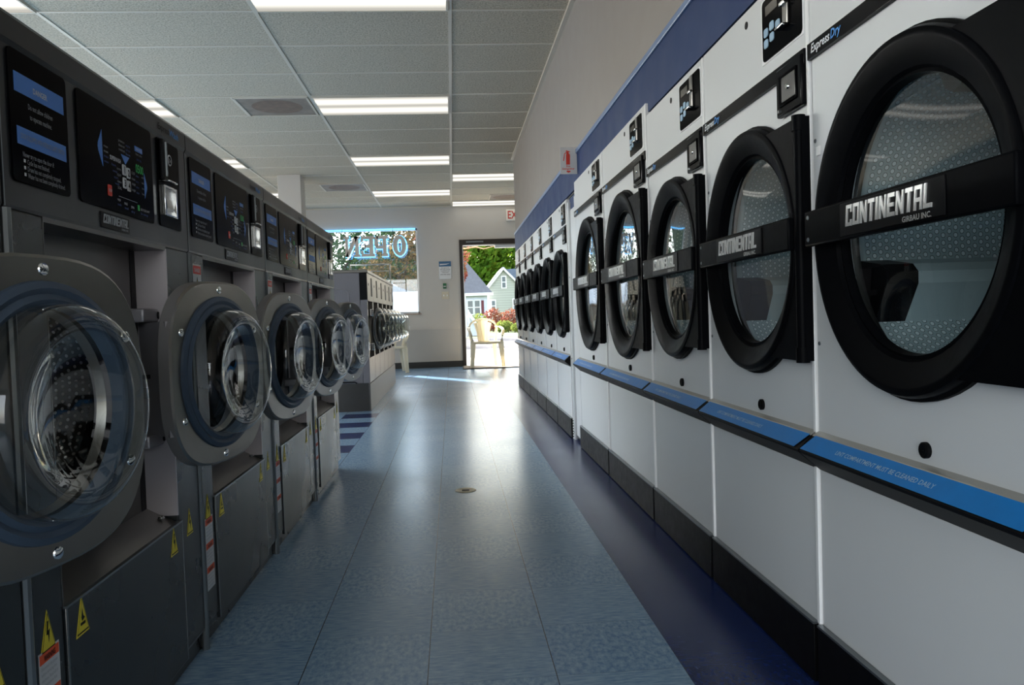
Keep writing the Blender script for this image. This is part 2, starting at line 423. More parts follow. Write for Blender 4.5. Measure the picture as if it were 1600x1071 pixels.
def brand(mb, y0, y1, z0, z1, x, m, ext=.002, sub=True, msub=None):
    word = 'CONTINENTAL'; ws = [.3 if c == 'I' else 1 for c in word]; gap = .26
    tot = sum(ws)+gap*(len(word)-1); k = (y1-y0)/tot; y = y0; H = z1-z0; zt = z0+(H*.27 if sub else 0)
    for c, w in zip(word, ws):
        for poly in GL[c]:
            px = [((p[0]-.3)/.4, p[1]) for p in poly] if c == 'I' else poly
            pts = [(y+p[0]*w*k+p[1]*.005, zt+p[1]*(z1-zt)) for p in px]
            mb.prism(pts, x, x+ext, m)
        y += (w+gap)*k
    if sub: mb.text('GIRBAU INC.', y1, z0, H*.24, x+ext*.5, msub or m, w=(y1-y0)*.30, align='RIGHT', bold=.02)

# ================================================================== ROOM
CH = 2.787; YF = 13.8
TB = [5.05+.625*i for i in range(-13, 15)]
TX = [.055-1.2*0, -1.145, -2.44, -3.66, -4.88]
mb = MB()
def quad(mb, x0, x1, y0, y1, z, m):
    v = [mb.bm.verts.new(p) for p in ((x0, y0, z), (x1, y0, z), (x1, y1, z), (x0, y1, z))]; mb.face(v, m)
# floor: slab with blue, navy strip and navy accent tiles
dark = []
for k in range(0, 14):
    if k % 2 == 1: dark.append((FY+FT*(k+6), FY+FT*(k+7)))
xs = [-5.0, FX-3*FT, FX-2*FT, FX+2*FT, FX+3*FT+.01, 3.5]
ys = [-3.0]+[FY+FT*(k+6) for k in range(0, 15)]+[YF+.15]
for i in range(len(xs)-1):
    for j in range(len(ys)-1):
        m = 'floor_blue'
        if i == 3 and ys[j] < 9.7: m = 'floor_navy'
        if i == 1 and j % 2 == 0 and 5.0 < ys[j] < 7.3: m = 'floor_navy'
        quad(mb, xs[i], xs[i+1], ys[j], ys[j+1], 0, m)
bmesh.ops.remove_doubles(mb.bm, verts=mb.bm.verts, dist=1e-4)
fl = struct(mb.build('floor'))

mb = MB(); mb.box(-5, 3.5, -3, YF, CH, CH+.05, 'ceiling_tile'); struct(mb.build('ceiling'))
mb = MB()
for x in TX: mb.box(x-.012, x+.012, -3, YF, CH-.006, CH+.0, 'grid_white')
mb.box(1.255-.012, 1.255+.012, -3, YF, CH-.006, CH, 'grid_white')
for y in TB: mb.box(-5, 3.5, y-.009, y+.009, CH-.005, CH, 'grid_white')
mb.box(-1.80-.012, -1.80+.012, 6.925, 7.55, CH-.006, CH, 'grid_white')
mb.box(-5, 3.5, YF-.03, YF, CH-.02, CH, 'grid_white')
mb.box(.79, .82, -3, 9.8, CH-.02, CH, 'grid_white')
struct(mb.build('trim_1'))

# far wall with window and door openings
WX0, WX1, WZ0, WZ1 = -2.75, -.55, .95, 2.42
DX0, DX1, DZ = .166, 1.28, 2.20
mb = MB()
def wb(x0, x1, z0, z1, m='wall_paint'): mb.box(x0, x1, YF, YF+.15, z0, z1, m)
wb(-5, WX0, .67, CH); wb(WX0, WX1, WZ1, CH); wb(WX0, WX1, .67, WZ0); wb(WX1, DX0, .67, CH); wb(DX0, DX1, DZ, CH); wb(DX1, 3.5, .67, CH)
wb(-5, DX0, 0, .67, 'wall_low'); wb(DX1, 3.5, 0, .67, 'wall_low')
struct(mb.build('wall_far'))
mb = MB(); mb.box(-5, DX0, YF-.012, YF, .664, .682, 'wall_paint'); struct(mb.build('trim_2'))
mb = MB(); mb.box(-5, DX0, YF-.015, YF, 0, .105, 'baseboard_black'); mb.box(DX1, 3.5, YF-.015, YF, 0, .105, 'baseboard_black'); struct(mb.build('baseboard_far'))
mb = MB(); mb.box(-5.1, -5, -3, 3, 0, CH, 'wall_paint'); mb.box(-5.1, -5, 12, YF, 0, CH, 'wall_paint'); mb.box(-5.1, -5, 3, 12, 0, .9, 'wall_paint'); mb.box(-5.1, -5, 3, 12, 2.45, CH, 'wall_paint'); struct(mb.build('wall_left'))
mb = MB(); mb.box(-5.06, -5.05, 3, 12, .9, 2.45, 'window_glass'); struct(mb.build('fill_window'))  # unseen window added to go with the side fill light
mb = MB(); mb.box(3.5, 3.6, -3, YF, 0, CH, 'wall_paint'); struct(mb.build('wall_right_end'))
mb = MB(); mb.box(.82, .95, -3, 9.8, 1.64, CH, 'wall_paint_dark'); struct(mb.build('wall_right'))
mb = MB(); mb.box(.82, .95, -3, .95, 0, 1.64, 'wall_paint_dark'); struct(mb.build('wall_right_near'))
mb = MB(); mb.box(.808, 3.5, 9.7, 9.8, 0, 1.64, 'wall_paint_dark'); mb.box(.95, 3.5, 9.70, 9.8, 1.64, CH, 'wall_paint_dark'); struct(mb.build('wall_right_far'))
mb = MB(); mb.box(.806, .82, .95, 9.76, 1.645, 1.845, 'band_blue'); struct(mb.build('trim_3'))
mb = MB(); mb.box(.798, .82, .95, 9.77, 1.845, 1.872, 'band_trim', .004); struct(mb.build('trim_4'))
# back wall behind the camera, its wide unseen window opening assumed for the light
mb = MB()
mb.box(-5, 3.5, -3.1, -3, 0, .5, 'wall_low'); mb.box(-5, 3.5, -3.1, -3, 2.4, CH, 'wall_paint'); mb.box(-5, -4.6, -3.1, -3, .5, 2.4, 'wall_paint'); mb.box(.7, 3.5, -3.1, -3, .5, 2.4, 'wall_paint')
struct(mb.build('wall_back'))
# column
mb = MB(); mb.box(-2.2, -1.905, 10.55, 10.85, 0, CH, 'wall_paint', .006); struct(mb.build('wall_column'))

# window
root = struct(empty('window_1', ((WX0+WX1)/2, YF+.08, WZ0)))
cx = (WX0+WX1)/2
mb = MB(); mb.box(WX0-cx, WX1-cx, -.006, .0, 0, WZ1-WZ0, 'window_glass'); mb.build('window_pane', root)
mb = MB()
for a, b, c, d in ((WX0, WX0+.03, 0, 1.47), (WX1-.03, WX1, 0, 1.47), (WX0, WX1, 0, .03), (WX0, WX1, 1.44, 1.47)): mb.box(a-cx, b-cx, -.03, .03, c, d, 'alu')
mb.build('window_frame', root)
mb = MB(); mb.box(WX0-cx-.02, WX1-cx+.03, -.11, -.03, -.02, .0, 'sill'); mb.build('window_sill', root)
# door frame with threshold
root = struct(empty('door_1', (DX0, YF, 0)))
mb = MB(); f = .055
mb.box(0, f, -.02, .16, 0, DZ, 'door_brown', .004); mb.box(DX1-DX0-f, DX1-DX0, -.02, .16, 0, DZ, 'door_brown', .004); mb.box(f, DX1-DX0-f, -.02, .16, DZ-.09, DZ, 'door_brown', .004)
mb.build('door_frame', root)
mb = MB(); mb.box(f, f+.012, .02, .15, 0, DZ-.09, 'alu'); mb.box(f, DX1-DX0-f, .02, .15, DZ-.10, DZ-.09, 'alu'); mb.build('door_jamb', root)
mb = MB(); mb.box(.12, .42, -.05, -.02, DZ-.055, DZ-.03, 'edge_metal'); mb.box(.62, .98, .04, .10, DZ-.15, DZ-.10, 'trim_white', .005); mb.build('door_closer', root)
mb = MB(); mb.box(f, DX1-DX0-f, 0, .16, 0, .012, 'alu'); mb.build('threshold', root)
mb = MB(); mb.box(.15, 1.25, 12.98, 13.74, .0, .012, 'mat_edge', .003); mb.box(.17, 1.23, 13.0, 13.72, .012, .017, 'mat_tan'); tag(mb.build('doormat'), 'tan doormat with dark edge under the plastic chair in the doorway', 'doormat')

# ceiling fixtures
def fixture(x0, x1, y0, y1):
    r = empty('ceiling_light', ((x0+x1)/2, (y0+y1)/2, CH-.014)); w = (x1-x0)/2-.012; h = (y1-y0)/2-.012
    m1 = MB()
    for a, b, c, d in ((-w, w, -h, -h+.012), (-w, w, h-.012, h), (-w, -w+.012, -h+.012, h-.012), (w-.012, w, -h+.012, h-.012)): m1.box(a, b, c, d, -.002, .013, 'grid_white')
    m1.build('frame', r)
    m2 = MB(); m2.box(-w+.012, w-.012, -h+.012, h-.012, .002, .010, 'diffuser'); m2.build('diffuser', r)
    return r
names = [(4.425, 'nearest'), (6.925, 'second nearest'), (9.425, 'third nearest'), (11.925, 'farthest')]
for y, n in names:
    tag(fixture(-1.145, .055, y, y+.625), 'lit ceiling light in the row over the aisle, '+n+' of its row', 'ceiling light', 'fluorescent lights over the aisle')
for y, n in names:
    tag(fixture(-3.64, -2.42, y, y+.625), 'lit ceiling light half hidden above the dark washers, '+n+' of its row', 'ceiling light', 'fluorescent lights over the washers')
for y, n in ((10.675, 'in front of the stained vent'), (13.17, 'right above the exit sign')):
    tag(fixture(.055, 1.255, y, y+.615), 'ceiling light cut off by the right wall, '+n, 'ceiling light', 'fluorescent lights near the exit')
# air grilles
def grille(x0, x1, y0, y1, lab):
    r = empty('ceiling_vent', ((x0+x1)/2, (y0+y1)/2, CH-.012)); w = (x1-x0)/2-.01; h = (y1-y0)/2-.01
    m1 = MB(); m1.box(-w, w, -h, h, .004, .011, 'vent'); m1.build('perforated_panel', r)
    m1 = MB(); m1.lathe([(.003, .0001), (.0025, .22)], (0, 0, 0), 'vent_rust', 32, 'z'); m1.build('rust_stain', r)
    m1 = MB()
    for a, b, c, d in ((-w-.005, w+.005, -h-.005, -h+.012), (-w-.005, w+.005, h-.012, h+.005), (-w-.005, -w+.012, -h, h), (w-.012, w+.005, -h, h)): m1.box(a, b, c, d, -.002, .011, 'grid_white')
    m1.build('frame', r)
    tag(r, lab, 'ceiling vent', 'brown stained ceiling vents')
grille(-1.80, -1.16, 6.93, 7.545, 'brown stained ceiling vent beside the second light of the aisle')
grille(-1.80, -1.16, 11.30, 11.925, 'brown stained ceiling vent near the far wall, left of the aisle lights')
grille(.66, 1.24, 12.56, 13.16, 'brown stained ceiling vent near the exit sign, cut by the right wall')

# ================================================================== WASHERS
WW = .848; HX = 0.0
def tri_sticker(y, z, s=.034, sym='bolt'):
    m1 = MB(); h = s*1.75
    def tri(k, x0, x1, m):
        cy, cz = y, z; m1.prism([(cy-s*k*.62, cz-h*.42*k), (cy+s*k*.62, cz-h*.42*k), (cy, cz+h*.58*k)], x0, x1, m)
    tri(1.1, .0002, .0008, 'yellow'); tri(.98, .0008, .0011, 'black'); tri(.86, .0011, .0014, 'yellow')
    if sym == 'bolt':
        m1.prism([(y-.003, z+.022), (y+.002, z+.022), (y-.001, z+.006), (y+.005, z+.008), (y+.001, z-.014), (y-.001, z+.000), (y-.006, z+.000)], .0014, .0017, 'black')
    else:
        m1.prism([(y-.009, z-.012), (y+.009, z-.012), (y+.009, z-.007), (y-.009, z-.007)], .0014, .0017, 'black')
        m1.prism([(y-.003, z-.005), (y+.008, z-.001), (y+.002, z+.004), (y-.001, z+.018), (y-.005, z+.002)], .0014, .0017, 'black')
    return m1

def make_washer():
    r = empty('front_load_washer', (0, 0, 0)); W = WW
    # cabinet shell
    m = MB(); P = 'washer_paint'
    for q in ((-.85, -.10, .003, .02, .06, 1.345), (-.85, -.10, W-.02, W-.003, .06, 1.345), (-.85, -.83, .02, W-.02, .06, 1.345), (-.83, -.10, .02, W-.02, .06, .08), (-.83, -.10, .02, W-.02, 1.04, 1.06)): m.box(*q, P)
    m.box(-.10, 0, .003, .12, .06, 1.045, P, .004); m.box(-.10, 0, .69, W-.003, .06, 1.045, P, .004)
    m.box(-.10, -.004, .12, .69, .06, .38, P)
    m.tube([(-.004, .012, .0), (-.004, .012, 1.045)], .010, 'edge_metal', 10)
    m.build('cabinet', r)
    m = MB(); m.box(-.80, -.015, .004, W-.004, 0, .06, 'washer_paint', .003); m.box(-.012, .0, .70, W-.004, .058, .062, 'edge_metal'); m.build('kick_plate', r)
    # door recess
    m = MB()
    m.platehole(-.072, .12, .69, .40, 1.042, (.405, .735), .195, 'steel_dark', .03, 56, 'chrome')
    m.box(-.10, -.001, .12, .124, .38, 1.042, 'steel_dark'); m.prism([(-.072, .42), (.0, .382), (.0, .376), (-.072, .376)], .124, .686, 'steel', 'y')
    m.box(-.072, 0, .12, .69, 1.036, 1.045, 'steel_dark')
    m.build('door_recess', r)
    m = MB(); m.box(-.072, .0008, .684, .6905, .40, 1.04, 'recess_side_lit'); m.box(-.0715, -.071, .655, .684, .40, 1.04, 'black'); m.build('recess_flange', r)
    # drum
    m = MB()
    m.lathe([(-.10, .195), (-.12, .175), (-.14, .172)], (0, .405, .735), 'rubber', 48)
    m.lathe([(-.14, .172), (-.15, .235), (-.50, .235)], (0, .405, .735), 'perf_washer_glint', 64, uvs=True)
    m.disc(-.50, (.405, .735), .235, 'perf_washer_glint', 48, True)
    m.build('drum', r)
    # service panel
    m = MB(); m.box(-.006, .004, .122, .702, .042, .384, 'washer_paint', .002)
    m.box(.0035, .0048, .122, .125, .042, .384, 'edge_metal'); m.box(.0035, .0048, .699, .702, .042, .384, 'edge_metal'); m.box(-.004, .0052, .122, .702, .380, .3845, 'edge_metal')
    for y in (.155, .66): m.lathe([(0, .001), (.004, .006), (0, .009)], (-.03, y, .401), 'chrome', 10, 'z')
    sp = m.build('service_panel', r)
    q = tri_sticker(.175, .345, .036, 'hand').build('warning_sticker', sp, (.004, 0, 0)); q = tri_sticker(.64, .345, .034).build('warning_sticker', sp, (.004, 0, 0))
    tri_sticker(.065, .36, .036).build('warning_sticker', r); tri_sticker(.765, .36, .034).build('warning_sticker', r)
    # long warning label
    m = MB(); y0, y1, z0, z1 = .033, .098, .145, .338
    m.box(.0002, .001, y0, y1, z0, z1, 'label_white')
    for k in range(3):
        zt = z1-.003-k*.064; m.box(.001, .0014, y0+.002, y1-.002, zt-.016, zt, 'orange_print'); m.text('WARNING', (y0+y1)/2, zt-.013, .013, .0015, 'black', w=.036, align='CENTER', bold=.02)
        for i, tx in enumerate(('Disconnect the power', 'before servicing this', 'machine. Read all of', 'the instructions first.')):
            m.text(tx, y0+.005, zt-.026-i*.0095, .008, .0012, 'grey_print', w=.052-.004*(i % 2))
    m.build('warning_label', r)
    # small danger label at the top of the left strip
    m = MB(); y0, y1, z0, z1 = .030, .098, .905, 1.018
    m.box(.0002, .001, y0, y1, z0, z1, 'label_white'); m.box(.001, .0014, y0+.003, y1-.003, z1-.026, z1-.004, 'red_print'); m.text('DANGER', (y0+y1)/2, z1-.021, .015, .0015, 'label_white', w=.044, align='CENTER', bold=.02)
    yc = (y0+y1)/2; m.prism([(yc-.026, z0+.010), (yc+.026, z0+.010), (yc, z0+.080)], .001, .0014, 'black'); m.prism([(yc-.021, z0+.013), (yc+.021, z0+.013), (yc, z0+.071)], .0014, .0017, 'yellow')
    m.prism([(yc-.012, z0+.015), (yc-.003, z0+.015), (yc+.001, z0+.04), (yc+.006, z0+.015), (yc+.013, z0+.015), (yc+.004, z0+.055), (yc-.008, z0+.048)], .0017, .002, 'black')
    m.build('danger_label', r)
    # control head
    m = MB(); prof = [(-.85, 1.045), (.000, 1.045), (.002, 1.05), (.002, 1.300), (.006, 1.308), (.006, 1.345), (-.002, 1.355), (-.85, 1.355)]
    m.prism(prof, .003, W-.003, 'washer_head', 'y')
    m.box(-.02, .0025, .004, .006, 1.047, 1.35, 'edge_metal')
    for y in (.16, .64): m.lathe([(0, .001), (-.004, .006), (0, .009)], (-.008, y, 1.044), 'chrome', 10, 'z')
    h = m.build('control_head', r)
    X = .0023
    m = MB(); m.rrect(.028, .213, 1.09, 1.298, .010, X, X+.003, 'blackglass'); x = X+.0032
    m.box(x, x+.0004, .042, .200, 1.232, 1.263, 'blue_print'); m.text('\u26a0 DANGER' if False else 'DANGER', .12, 1.241, .013, x+.0008, 'white_print', w=.045, align='CENTER', bold=.02)
    m.text('Do not allow children', .12, 1.212, .0125, x, 'grey_print', w=.078, align='CENTER'); m.text('to operate machine.', .12, 1.196, .0125, x, 'grey_print', w=.070, align='CENTER')
    m.box(x, x+.0004, .044, .202, 1.150, 1.178, 'blue_print'); m.text('DOOR IS EQUIPPED WITH INTERLOCK SAFETY SWITCH', .123, 1.160, .012, x+.0008, 'grey_print', w=.140, align='CENTER')
    for i, (tx, w) in enumerate((('Never try to open the door if:', .098), ('Cycle has not finished.', .070), ('Drum has not completely stopped.', .108), ('Water has not been completely drained.', .122))):
        m.text(tx, .058+(.012 if i else 0), 1.132-i*.0108, .0115, x, 'grey_print', w=w)
        if i: m.box(x, x+.0004, .060, .065, 1.134-i*.0108, 1.139-i*.0108, 'white_print')
    m.build('warning_panel', h)
    m = MB(); m.rrect(.252, .612, 1.090, 1.298, .010, X, X+.003, 'blackglass')
    m.text('SUPERWASH', .385, 1.193, .012, x, 'white_print', w=.052, bold=.02)
    m.prism([(.352, 1.172), (.334, 1.200), (.332, 1.208), (.334, 1.216), (.352, 1.244)], x, x+.0004, 'blue_print')
    m.prism([(.560, 1.140), (.574, 1.162), (.575, 1.168), (.573, 1.174), (.560, 1.196)], x, x+.0004, 'blue_print')
    m.prism([(.440, 1.214), (.482, 1.214), (.461, 1.196)], x, x+.0004, 'blue_print')
    for i in range(3): m.text(('permanent press', 'delicates wash', 'normal wash')[i], .430, 1.238-.009*i, .008, x, 'grey_print', w=.030); m.text(('warm', 'cold cycle', 'hot')[i], .466, 1.235-.009*i, .008, x, 'blue_dim', w=.022)
    for i, (a, b) in enumerate(((.443, 1.172), (.464, 1.169), (.443, 1.145), (.464, 1.142))):
        m.rrect(a, a+.018, b, b+.022, .003, x, x+.001, 'white_print'); m.text('1234'[i], a+.009, b+.004, .020, x+.0014, 'black', align='CENTER', bold=.03)
    m.rrect(.368, .386, 1.118, 1.140, .003, x, x+.001, 'red_print'); m.text('STOP', .377, 1.126, .008, x+.0014, 'white_print', w=.014, align='CENTER', bold=.02)
    m.box(x, x+.0004, .514, .556, 1.236, 1.247, 'blue_print'); m.text('VEND PRICE', .535, 1.2385, .007, x+.0006, 'white_print', w=.034, align='CENTER')
    m.text('Insert coins', .535, 1.228, .008, x, 'grey_print', w=.034, align='CENTER'); m.text('select cycle', .535, 1.217, .008, x, 'blue_dim', w=.026, align='CENTER')
    m.text('0500', .535, 1.190, .026, x, 'green_dig', w=.042, align='CENTER', bold=.02)
    for i in range(4):
        m.text(('hot', 'normal', 'start', 'wash')[i], .392+.004*i, 1.182-i*.012, .007, x, 'blue_dim', w=.020); m.text(('extra', 'HEAVY', 'rinse', 'SOIL')[i], .416, 1.178-i*.013, .008, x, 'grey_print', w=.020)
        m.text(('COLD', 'rinse', 'WARM', 'bright')[i], .490, 1.182-i*.012, .008, x, 'grey_print', w=.018); m.text('colours', .512, 1.180-i*.012, .007, x, 'blue_dim', w=.016)
        m.text(('add', 'extra', 'time', 'heat')[i], .544, 1.182-i*.012, .007, x, 'grey_print', w=.013); m.text('max', .358, 1.212-i*.010, .007, x, 'grey_print' if i < 2 else 'blue_dim', w=.020)
    m.box(x, x+.0003, .420, .515, 1.124, 1.1245, 'white_print')
    for i in range(3): m.text(('WASH', 'RINSE', 'SPIN')[i], .412+.034*i, 1.114-.003*i, .007, x, 'white_print', w=.015); m.text(('soak', 'cool', 'dry')[i], .412+.034*i, 1.105-.003*i, .007, x, 'blue_dim', w=.018)
    m.box(x, x+.0006, .516, .526, 1.108, 1.120, 'green_dig'); m.text('SEE CYCLE CHART', .532, 1.110, .007, x, 'white_print', w=.050); m.text('for settings', .532, 1.101, .007, x, 'blue_dim', w=.040)
    m.build('control_panel', h)
    m = MB(); m.rrect(.650, .792, 1.092, 1.298, .008, X, X+.003, 'blackglass')
    m.box(X+.003, X+.012, .660, .690, 1.20, 1.296, 'black', .003); m.tube([(X+.012, .678, 1.29), (X+.012, .678, 1.21)], .004, 'edge_metal', 8)
    m.lathe([(0, .001), (.010, .006), (.002, .009)], (X+.002, .678, 1.24), 'chrome', 12); m.box(X+.002, X+.022, .668, .725, 1.196, 1.201, 'chrome', .002)
    m.text('$', .706, 1.248, .018, x, 'white_print', bold=.02); m.lathe([(0, .014), (.001, .013), (.001, .010)], (x, .728, 1.257), 'white_print', 20); m.text('25c', .728, 1.252, .014, x, 'white_print', w=.018, align='CENTER')
    m.build('coin_slot', h)
    m = MB(); y0, y1, z0, z1 = .668, .752, 1.118, 1.190
    for a, b, c, d in ((y0, y1, z1-.006, z1), (y0, y1, z0, z0+.004), (y0, y0+.006, z0, z1), (y1-.008, y1, z0, z1)): m.box(X+.002, X+.010, a, b, c, d, 'chrome', .001)
    m.prism([(y0, z0+.004), (y1-.008, z0+.004), (y1-.008, z1-.006), (y0, z1-.006)], X+.003, X+.0045, 'brushed'); m.prism([(X+.003, z0+.01), (X+.008, z0+.02), (X+.003, z1-.02)], y0+.02, y1-.02, 'lint_steel', 'y')
    m.build('coin_return', h)
    m = MB(); m.box(X-.001, X+.002, .335, .470, 1.052, 1.083, 'black', .001); brand(m, .343, .462, 1.055, 1.079, X+.002, 'grey_print', .001); m.build('brand_plate', h)
    m = MB(); m.text('Express', .655, 1.318, .022, .0063, 'black', w=.075, ext=.0006, bold=.02, shear=.2); m.text('Wash', .733, 1.318, .022, .0063, 'blue_text', w=.062, ext=.0006, bold=.02, shear=.2); m.build('lettering', h)
    # open door, swung back on its far-side hinge
    th = math.atan2(.22, .9755)
    a = .224
    def sq(rr, x, n=56):
        pts = []
        for i in range(n):
            t = 2*PI*i/n; c, s_ = math.cos(t), math.sin(t); e = 2/3.0
            pts.append((rr*abs(c)**e*(1 if c >= 0 else -1), rr*abs(s_)**e*(1 if s_ >= 0 else -1)))
        return pts
    m = MB(); n = 56
    def ringrow(pts, x): return [m.bm.verts.new((x, p[0], p[1])) for p in pts]
    circ = lambda rr: [(rr*math.cos(2*PI*i/n), rr*math.sin(2*PI*i/n)) for i in range(n)]
    rows = [ringrow(circ(.180), -.034), ringrow(sq(a-.004, 0), -.034), ringrow(sq(a, 0), -.030), ringrow(sq(a, 0), -.004), ringrow(sq(a-.005, 0), .0), ringrow(circ(.186), .0), ringrow(circ(.180), -.034)]
    for k_, (A_, B_) in enumerate(zip(rows, rows[1:])):
        for i in range(n): m.face([A_[i], A_[(i+1) % n], B_[(i+1) % n], B_[i]], 'rim_side_lit' if k_ in (1, 2) else 'steel', True)
    for k in range(6):
        t = PI/2+k*PI/3; m.lathe([(.0, .010), (.002, .009), (.0035, .004), (.0035, .0005)], (0, .203*math.cos(t), .203*math.sin(t)), 'chrome', 10)
    door = m.build('door', r, (.100, .757, .738)); door.rotation_euler = (0, 0, -th)
    m = MB(); m.lathe([(-.002, .188), (.006, .186), (.010, .176), (.006, .168), (.012, .160), (.008, .153), (-.01, .150)], (0, 0, 0), 'gasket', 56); m.build('gasket', door)
    m = MB(); m.lathe([(.0, .156), (.02, .1555), (.036, .154), (.050, .150), (.060, .143), (.066, .133), (.067, .124), (.063, .114), (.054, .100), (.042, .078), (.034, .05), (.031, .025), (.030, .001)], (0, 0, 0), 'bowl_glass', 64); m.build('glass_bowl', door)
    m = MB(); m.lathe([(-.03, .178), (-.036, .16), (-.034, .145), (-.02, .150)], (0, 0, 0), 'steel', 48); m.build('outer_rim', door)
    m = MB()
    pts = [(-.032, .150*math.cos(t), .150*math.sin(t)) for t in [(-.42+.84*i/10) for i in range(11)]]
    m.tube([(p[0], p[1]+.012, p[2]) for p in pts], .015, 'hinge_grey', 8); m.build('door_handle', door)
    # hinge
    m = MB()
    for z in (.882, .590):
        m.box(-.075, -.022, .595, .700, z-.016, z+.016, 'hinge_grey', .006); m.lathe([(0, .009), (.002, .008), (.002, .0005)], (-.022, .682, z), 'black', 14)
    m.prism([(-.060, .66), (.038, .552), (.046, .558), (-.050, .685)], .606, .866, 'hinge_grey', 'z'); m.build('hinge', r)
    m = MB(); m.box(-.05, -.02, .62, .635, .735, .745, 'black'); m.box(-.05, -.018, .625, .645, .690, .715, 'edge_metal', .002); m.lathe([(0, .006), (.003, .004), (.003, .0005)], (-.016, .64, .775), 'chrome', 10); m.build('latch', r)
    return r
w0 = make_washer()
labs = ['dark washer cut off by the left edge of the photo, its open door the largest',
        'dark washer with legible ExpressWash lettering, the nearest whose front is seen whole',
        'dark washer right after the one with legible ExpressWash lettering',
        'dark steel washer second from the far end of the near tall row',
        'dark steel washer at the far end of the near tall row']
WAS = [w0]+[fresh_copy(w0) for _ in range(4)]
for i, o in enumerate(WAS):
    o.location = (-.675, 1.262+WW*(i-1), 0); tag(o, labs[i], 'washing machine', 'tall dark washers along the left of the aisle')

for o in WAS[:2]:
    for ch in list(o.children):
        if ch.name.startswith('danger_label'): bpy.data.objects.remove(ch)
# island washers: smaller machines set out on a black base
IX, IY, IW, IH = -.79, 7.5, .545, 1.335
mb = MB(); mb.box(-1.55, IX-.012, IY+.03, IY+6*IW-.01, 0, .265, 'kick_black'); 
mb.box(IX-.012, IX+.0, IY+.02, IY+6*IW, .0, .26, 'island_plinth', .003); tag(mb.build('machine_base'), 'low black base with a steel front carrying the row of smaller washers', 'base')
def make_small():
    r = empty('compact_washer', (0, 0, 0)); W = IW
    m = MB()
    m.box(-.76, -.06, .002, W-.002, .265, IH-.02, 'end_grey'); m.box(-.06, 0, .002, .06, .265, 1.04, 'island_steel', .003); m.box(-.06, 0, W-.06, W-.002, .265, 1.04, 'island_steel', .003); m.box(-.06, 0, .06, W-.06, .265, .50, 'island_steel', .003)
    m.box(-.05, -.045, .06, W-.06, .50, 1.04, 'steel_dark')
    m.build('cabinet', r)
    m = MB(); m.box(-.06, .004, .002, W-.002, 1.04, IH-.03, 'island_steel', .004); m.box(-.78, .012, .0, W, IH-.03, IH, 'steel_dark', .004); h = m.build('control_head', r)
    m = MB(); m.box(.003, .007, W-.20, W-.10, 1.09, 1.27, 'blackglass', .001); m.build('control_panel', h); m = MB(); m.lathe([(0, .014), (.004, .012), (.004, .0005)], (.003, .13, 1.20), 'black', 14); m.build('knob', h)
    m = MB(); m.lathe([(-.03, .175), (-.30, .19), (-.30, .001)], (0, W/2, .77), 'steel_dark', 32); m.build('drum', r)
    m = MB(); m.lathe([(-.045, .17), (-.035, .205), (-.03, .205), (-.03, .165)], (0, W/2, .77), 'chrome', 32); m.build('drum_rim', r)
    th = math.atan2(.22, .9755)
    m = MB(); m.lathe([(-.02, .17), (-.02, .205), (-.004, .208), (.0, .20), (.0, .165), (-.02, .165)], (0, 0, 0), 'steel', 40); d = m.build('door', r, (.075, .40, .77)); d.rotation_euler = (0, 0, -th)
    m = MB(); m.lathe([(.0, .162), (.05, .160), (.095, .152), (.115, .135), (.12, .115), (.10, .09), (.05, .04), (.045, .001)], (0, 0, 0), 'bowl_glass', 40); m.build('glass_bowl', d)
    m = MB(); m.lathe([(.0, .176), (.006, .172), (.004, .160)], (0, 0, 0), 'gasket', 40); m.build('gasket', d)
    m = MB()
    for z in (.93, .60): m.box(-.04, .035, .17, .23, z-.035, z+.035, 'chrome', .006)
    m.build('hinge', r)
    return r
s0 = make_small()
small_l = ['nearest compact steel washer on the black base, its grey side wall facing the camera',
 'second compact steel washer on the black base counted from the grey side wall', 'third compact steel washer on the black base counted from the grey side wall',
 'fourth compact steel washer on the black base, third from its window end', 'fifth compact steel washer on the black base, second from its window end', 'farthest compact steel washer on the black base, nearest the window']
SM = [s0]+[fresh_copy(s0) for _ in range(5)]
for i, o in enumerate(SM):
    o.location = (IX, IY+.03+IW*i, 0); tag(o, small_l[i], 'washing machine', 'compact washers on the black base')
m = MB(); m.box(-.78, -.065, -.010, .0, .265, IH-.032, 'end_grey', .002)
m.tube([(-.72, -.012, .45), (-.20, -.012, .45), (-.17, -.012, .48), (-.17, -.012, 1.12), (-.20, -.012, 1.15), (-.72, -.012, 1.15)], .003, 'hinge_grey', 6)
m.box(-.062, .0, -.010, .0, .265, 1.05, 'end_grey', .002); m.box(-.064, .006, -.012, .0, 1.05, IH-.032, 'black', .002); m.build('side_wall', s0)
m = MB(); m.tube([(-.70, -.02, -.0), (-.70, -.02, .27)], .01, 'steel_dark', 8); m.tube([(-.7, -.02, .28), (-.14, -.02, .28), (-.12, -.02, .265)], .006, 'black', 6); tag(m.build('drain_pipe', None, tuple(s0.location)), 'thin dark drain pipe beside the black base of the compact washers', 'pipe')

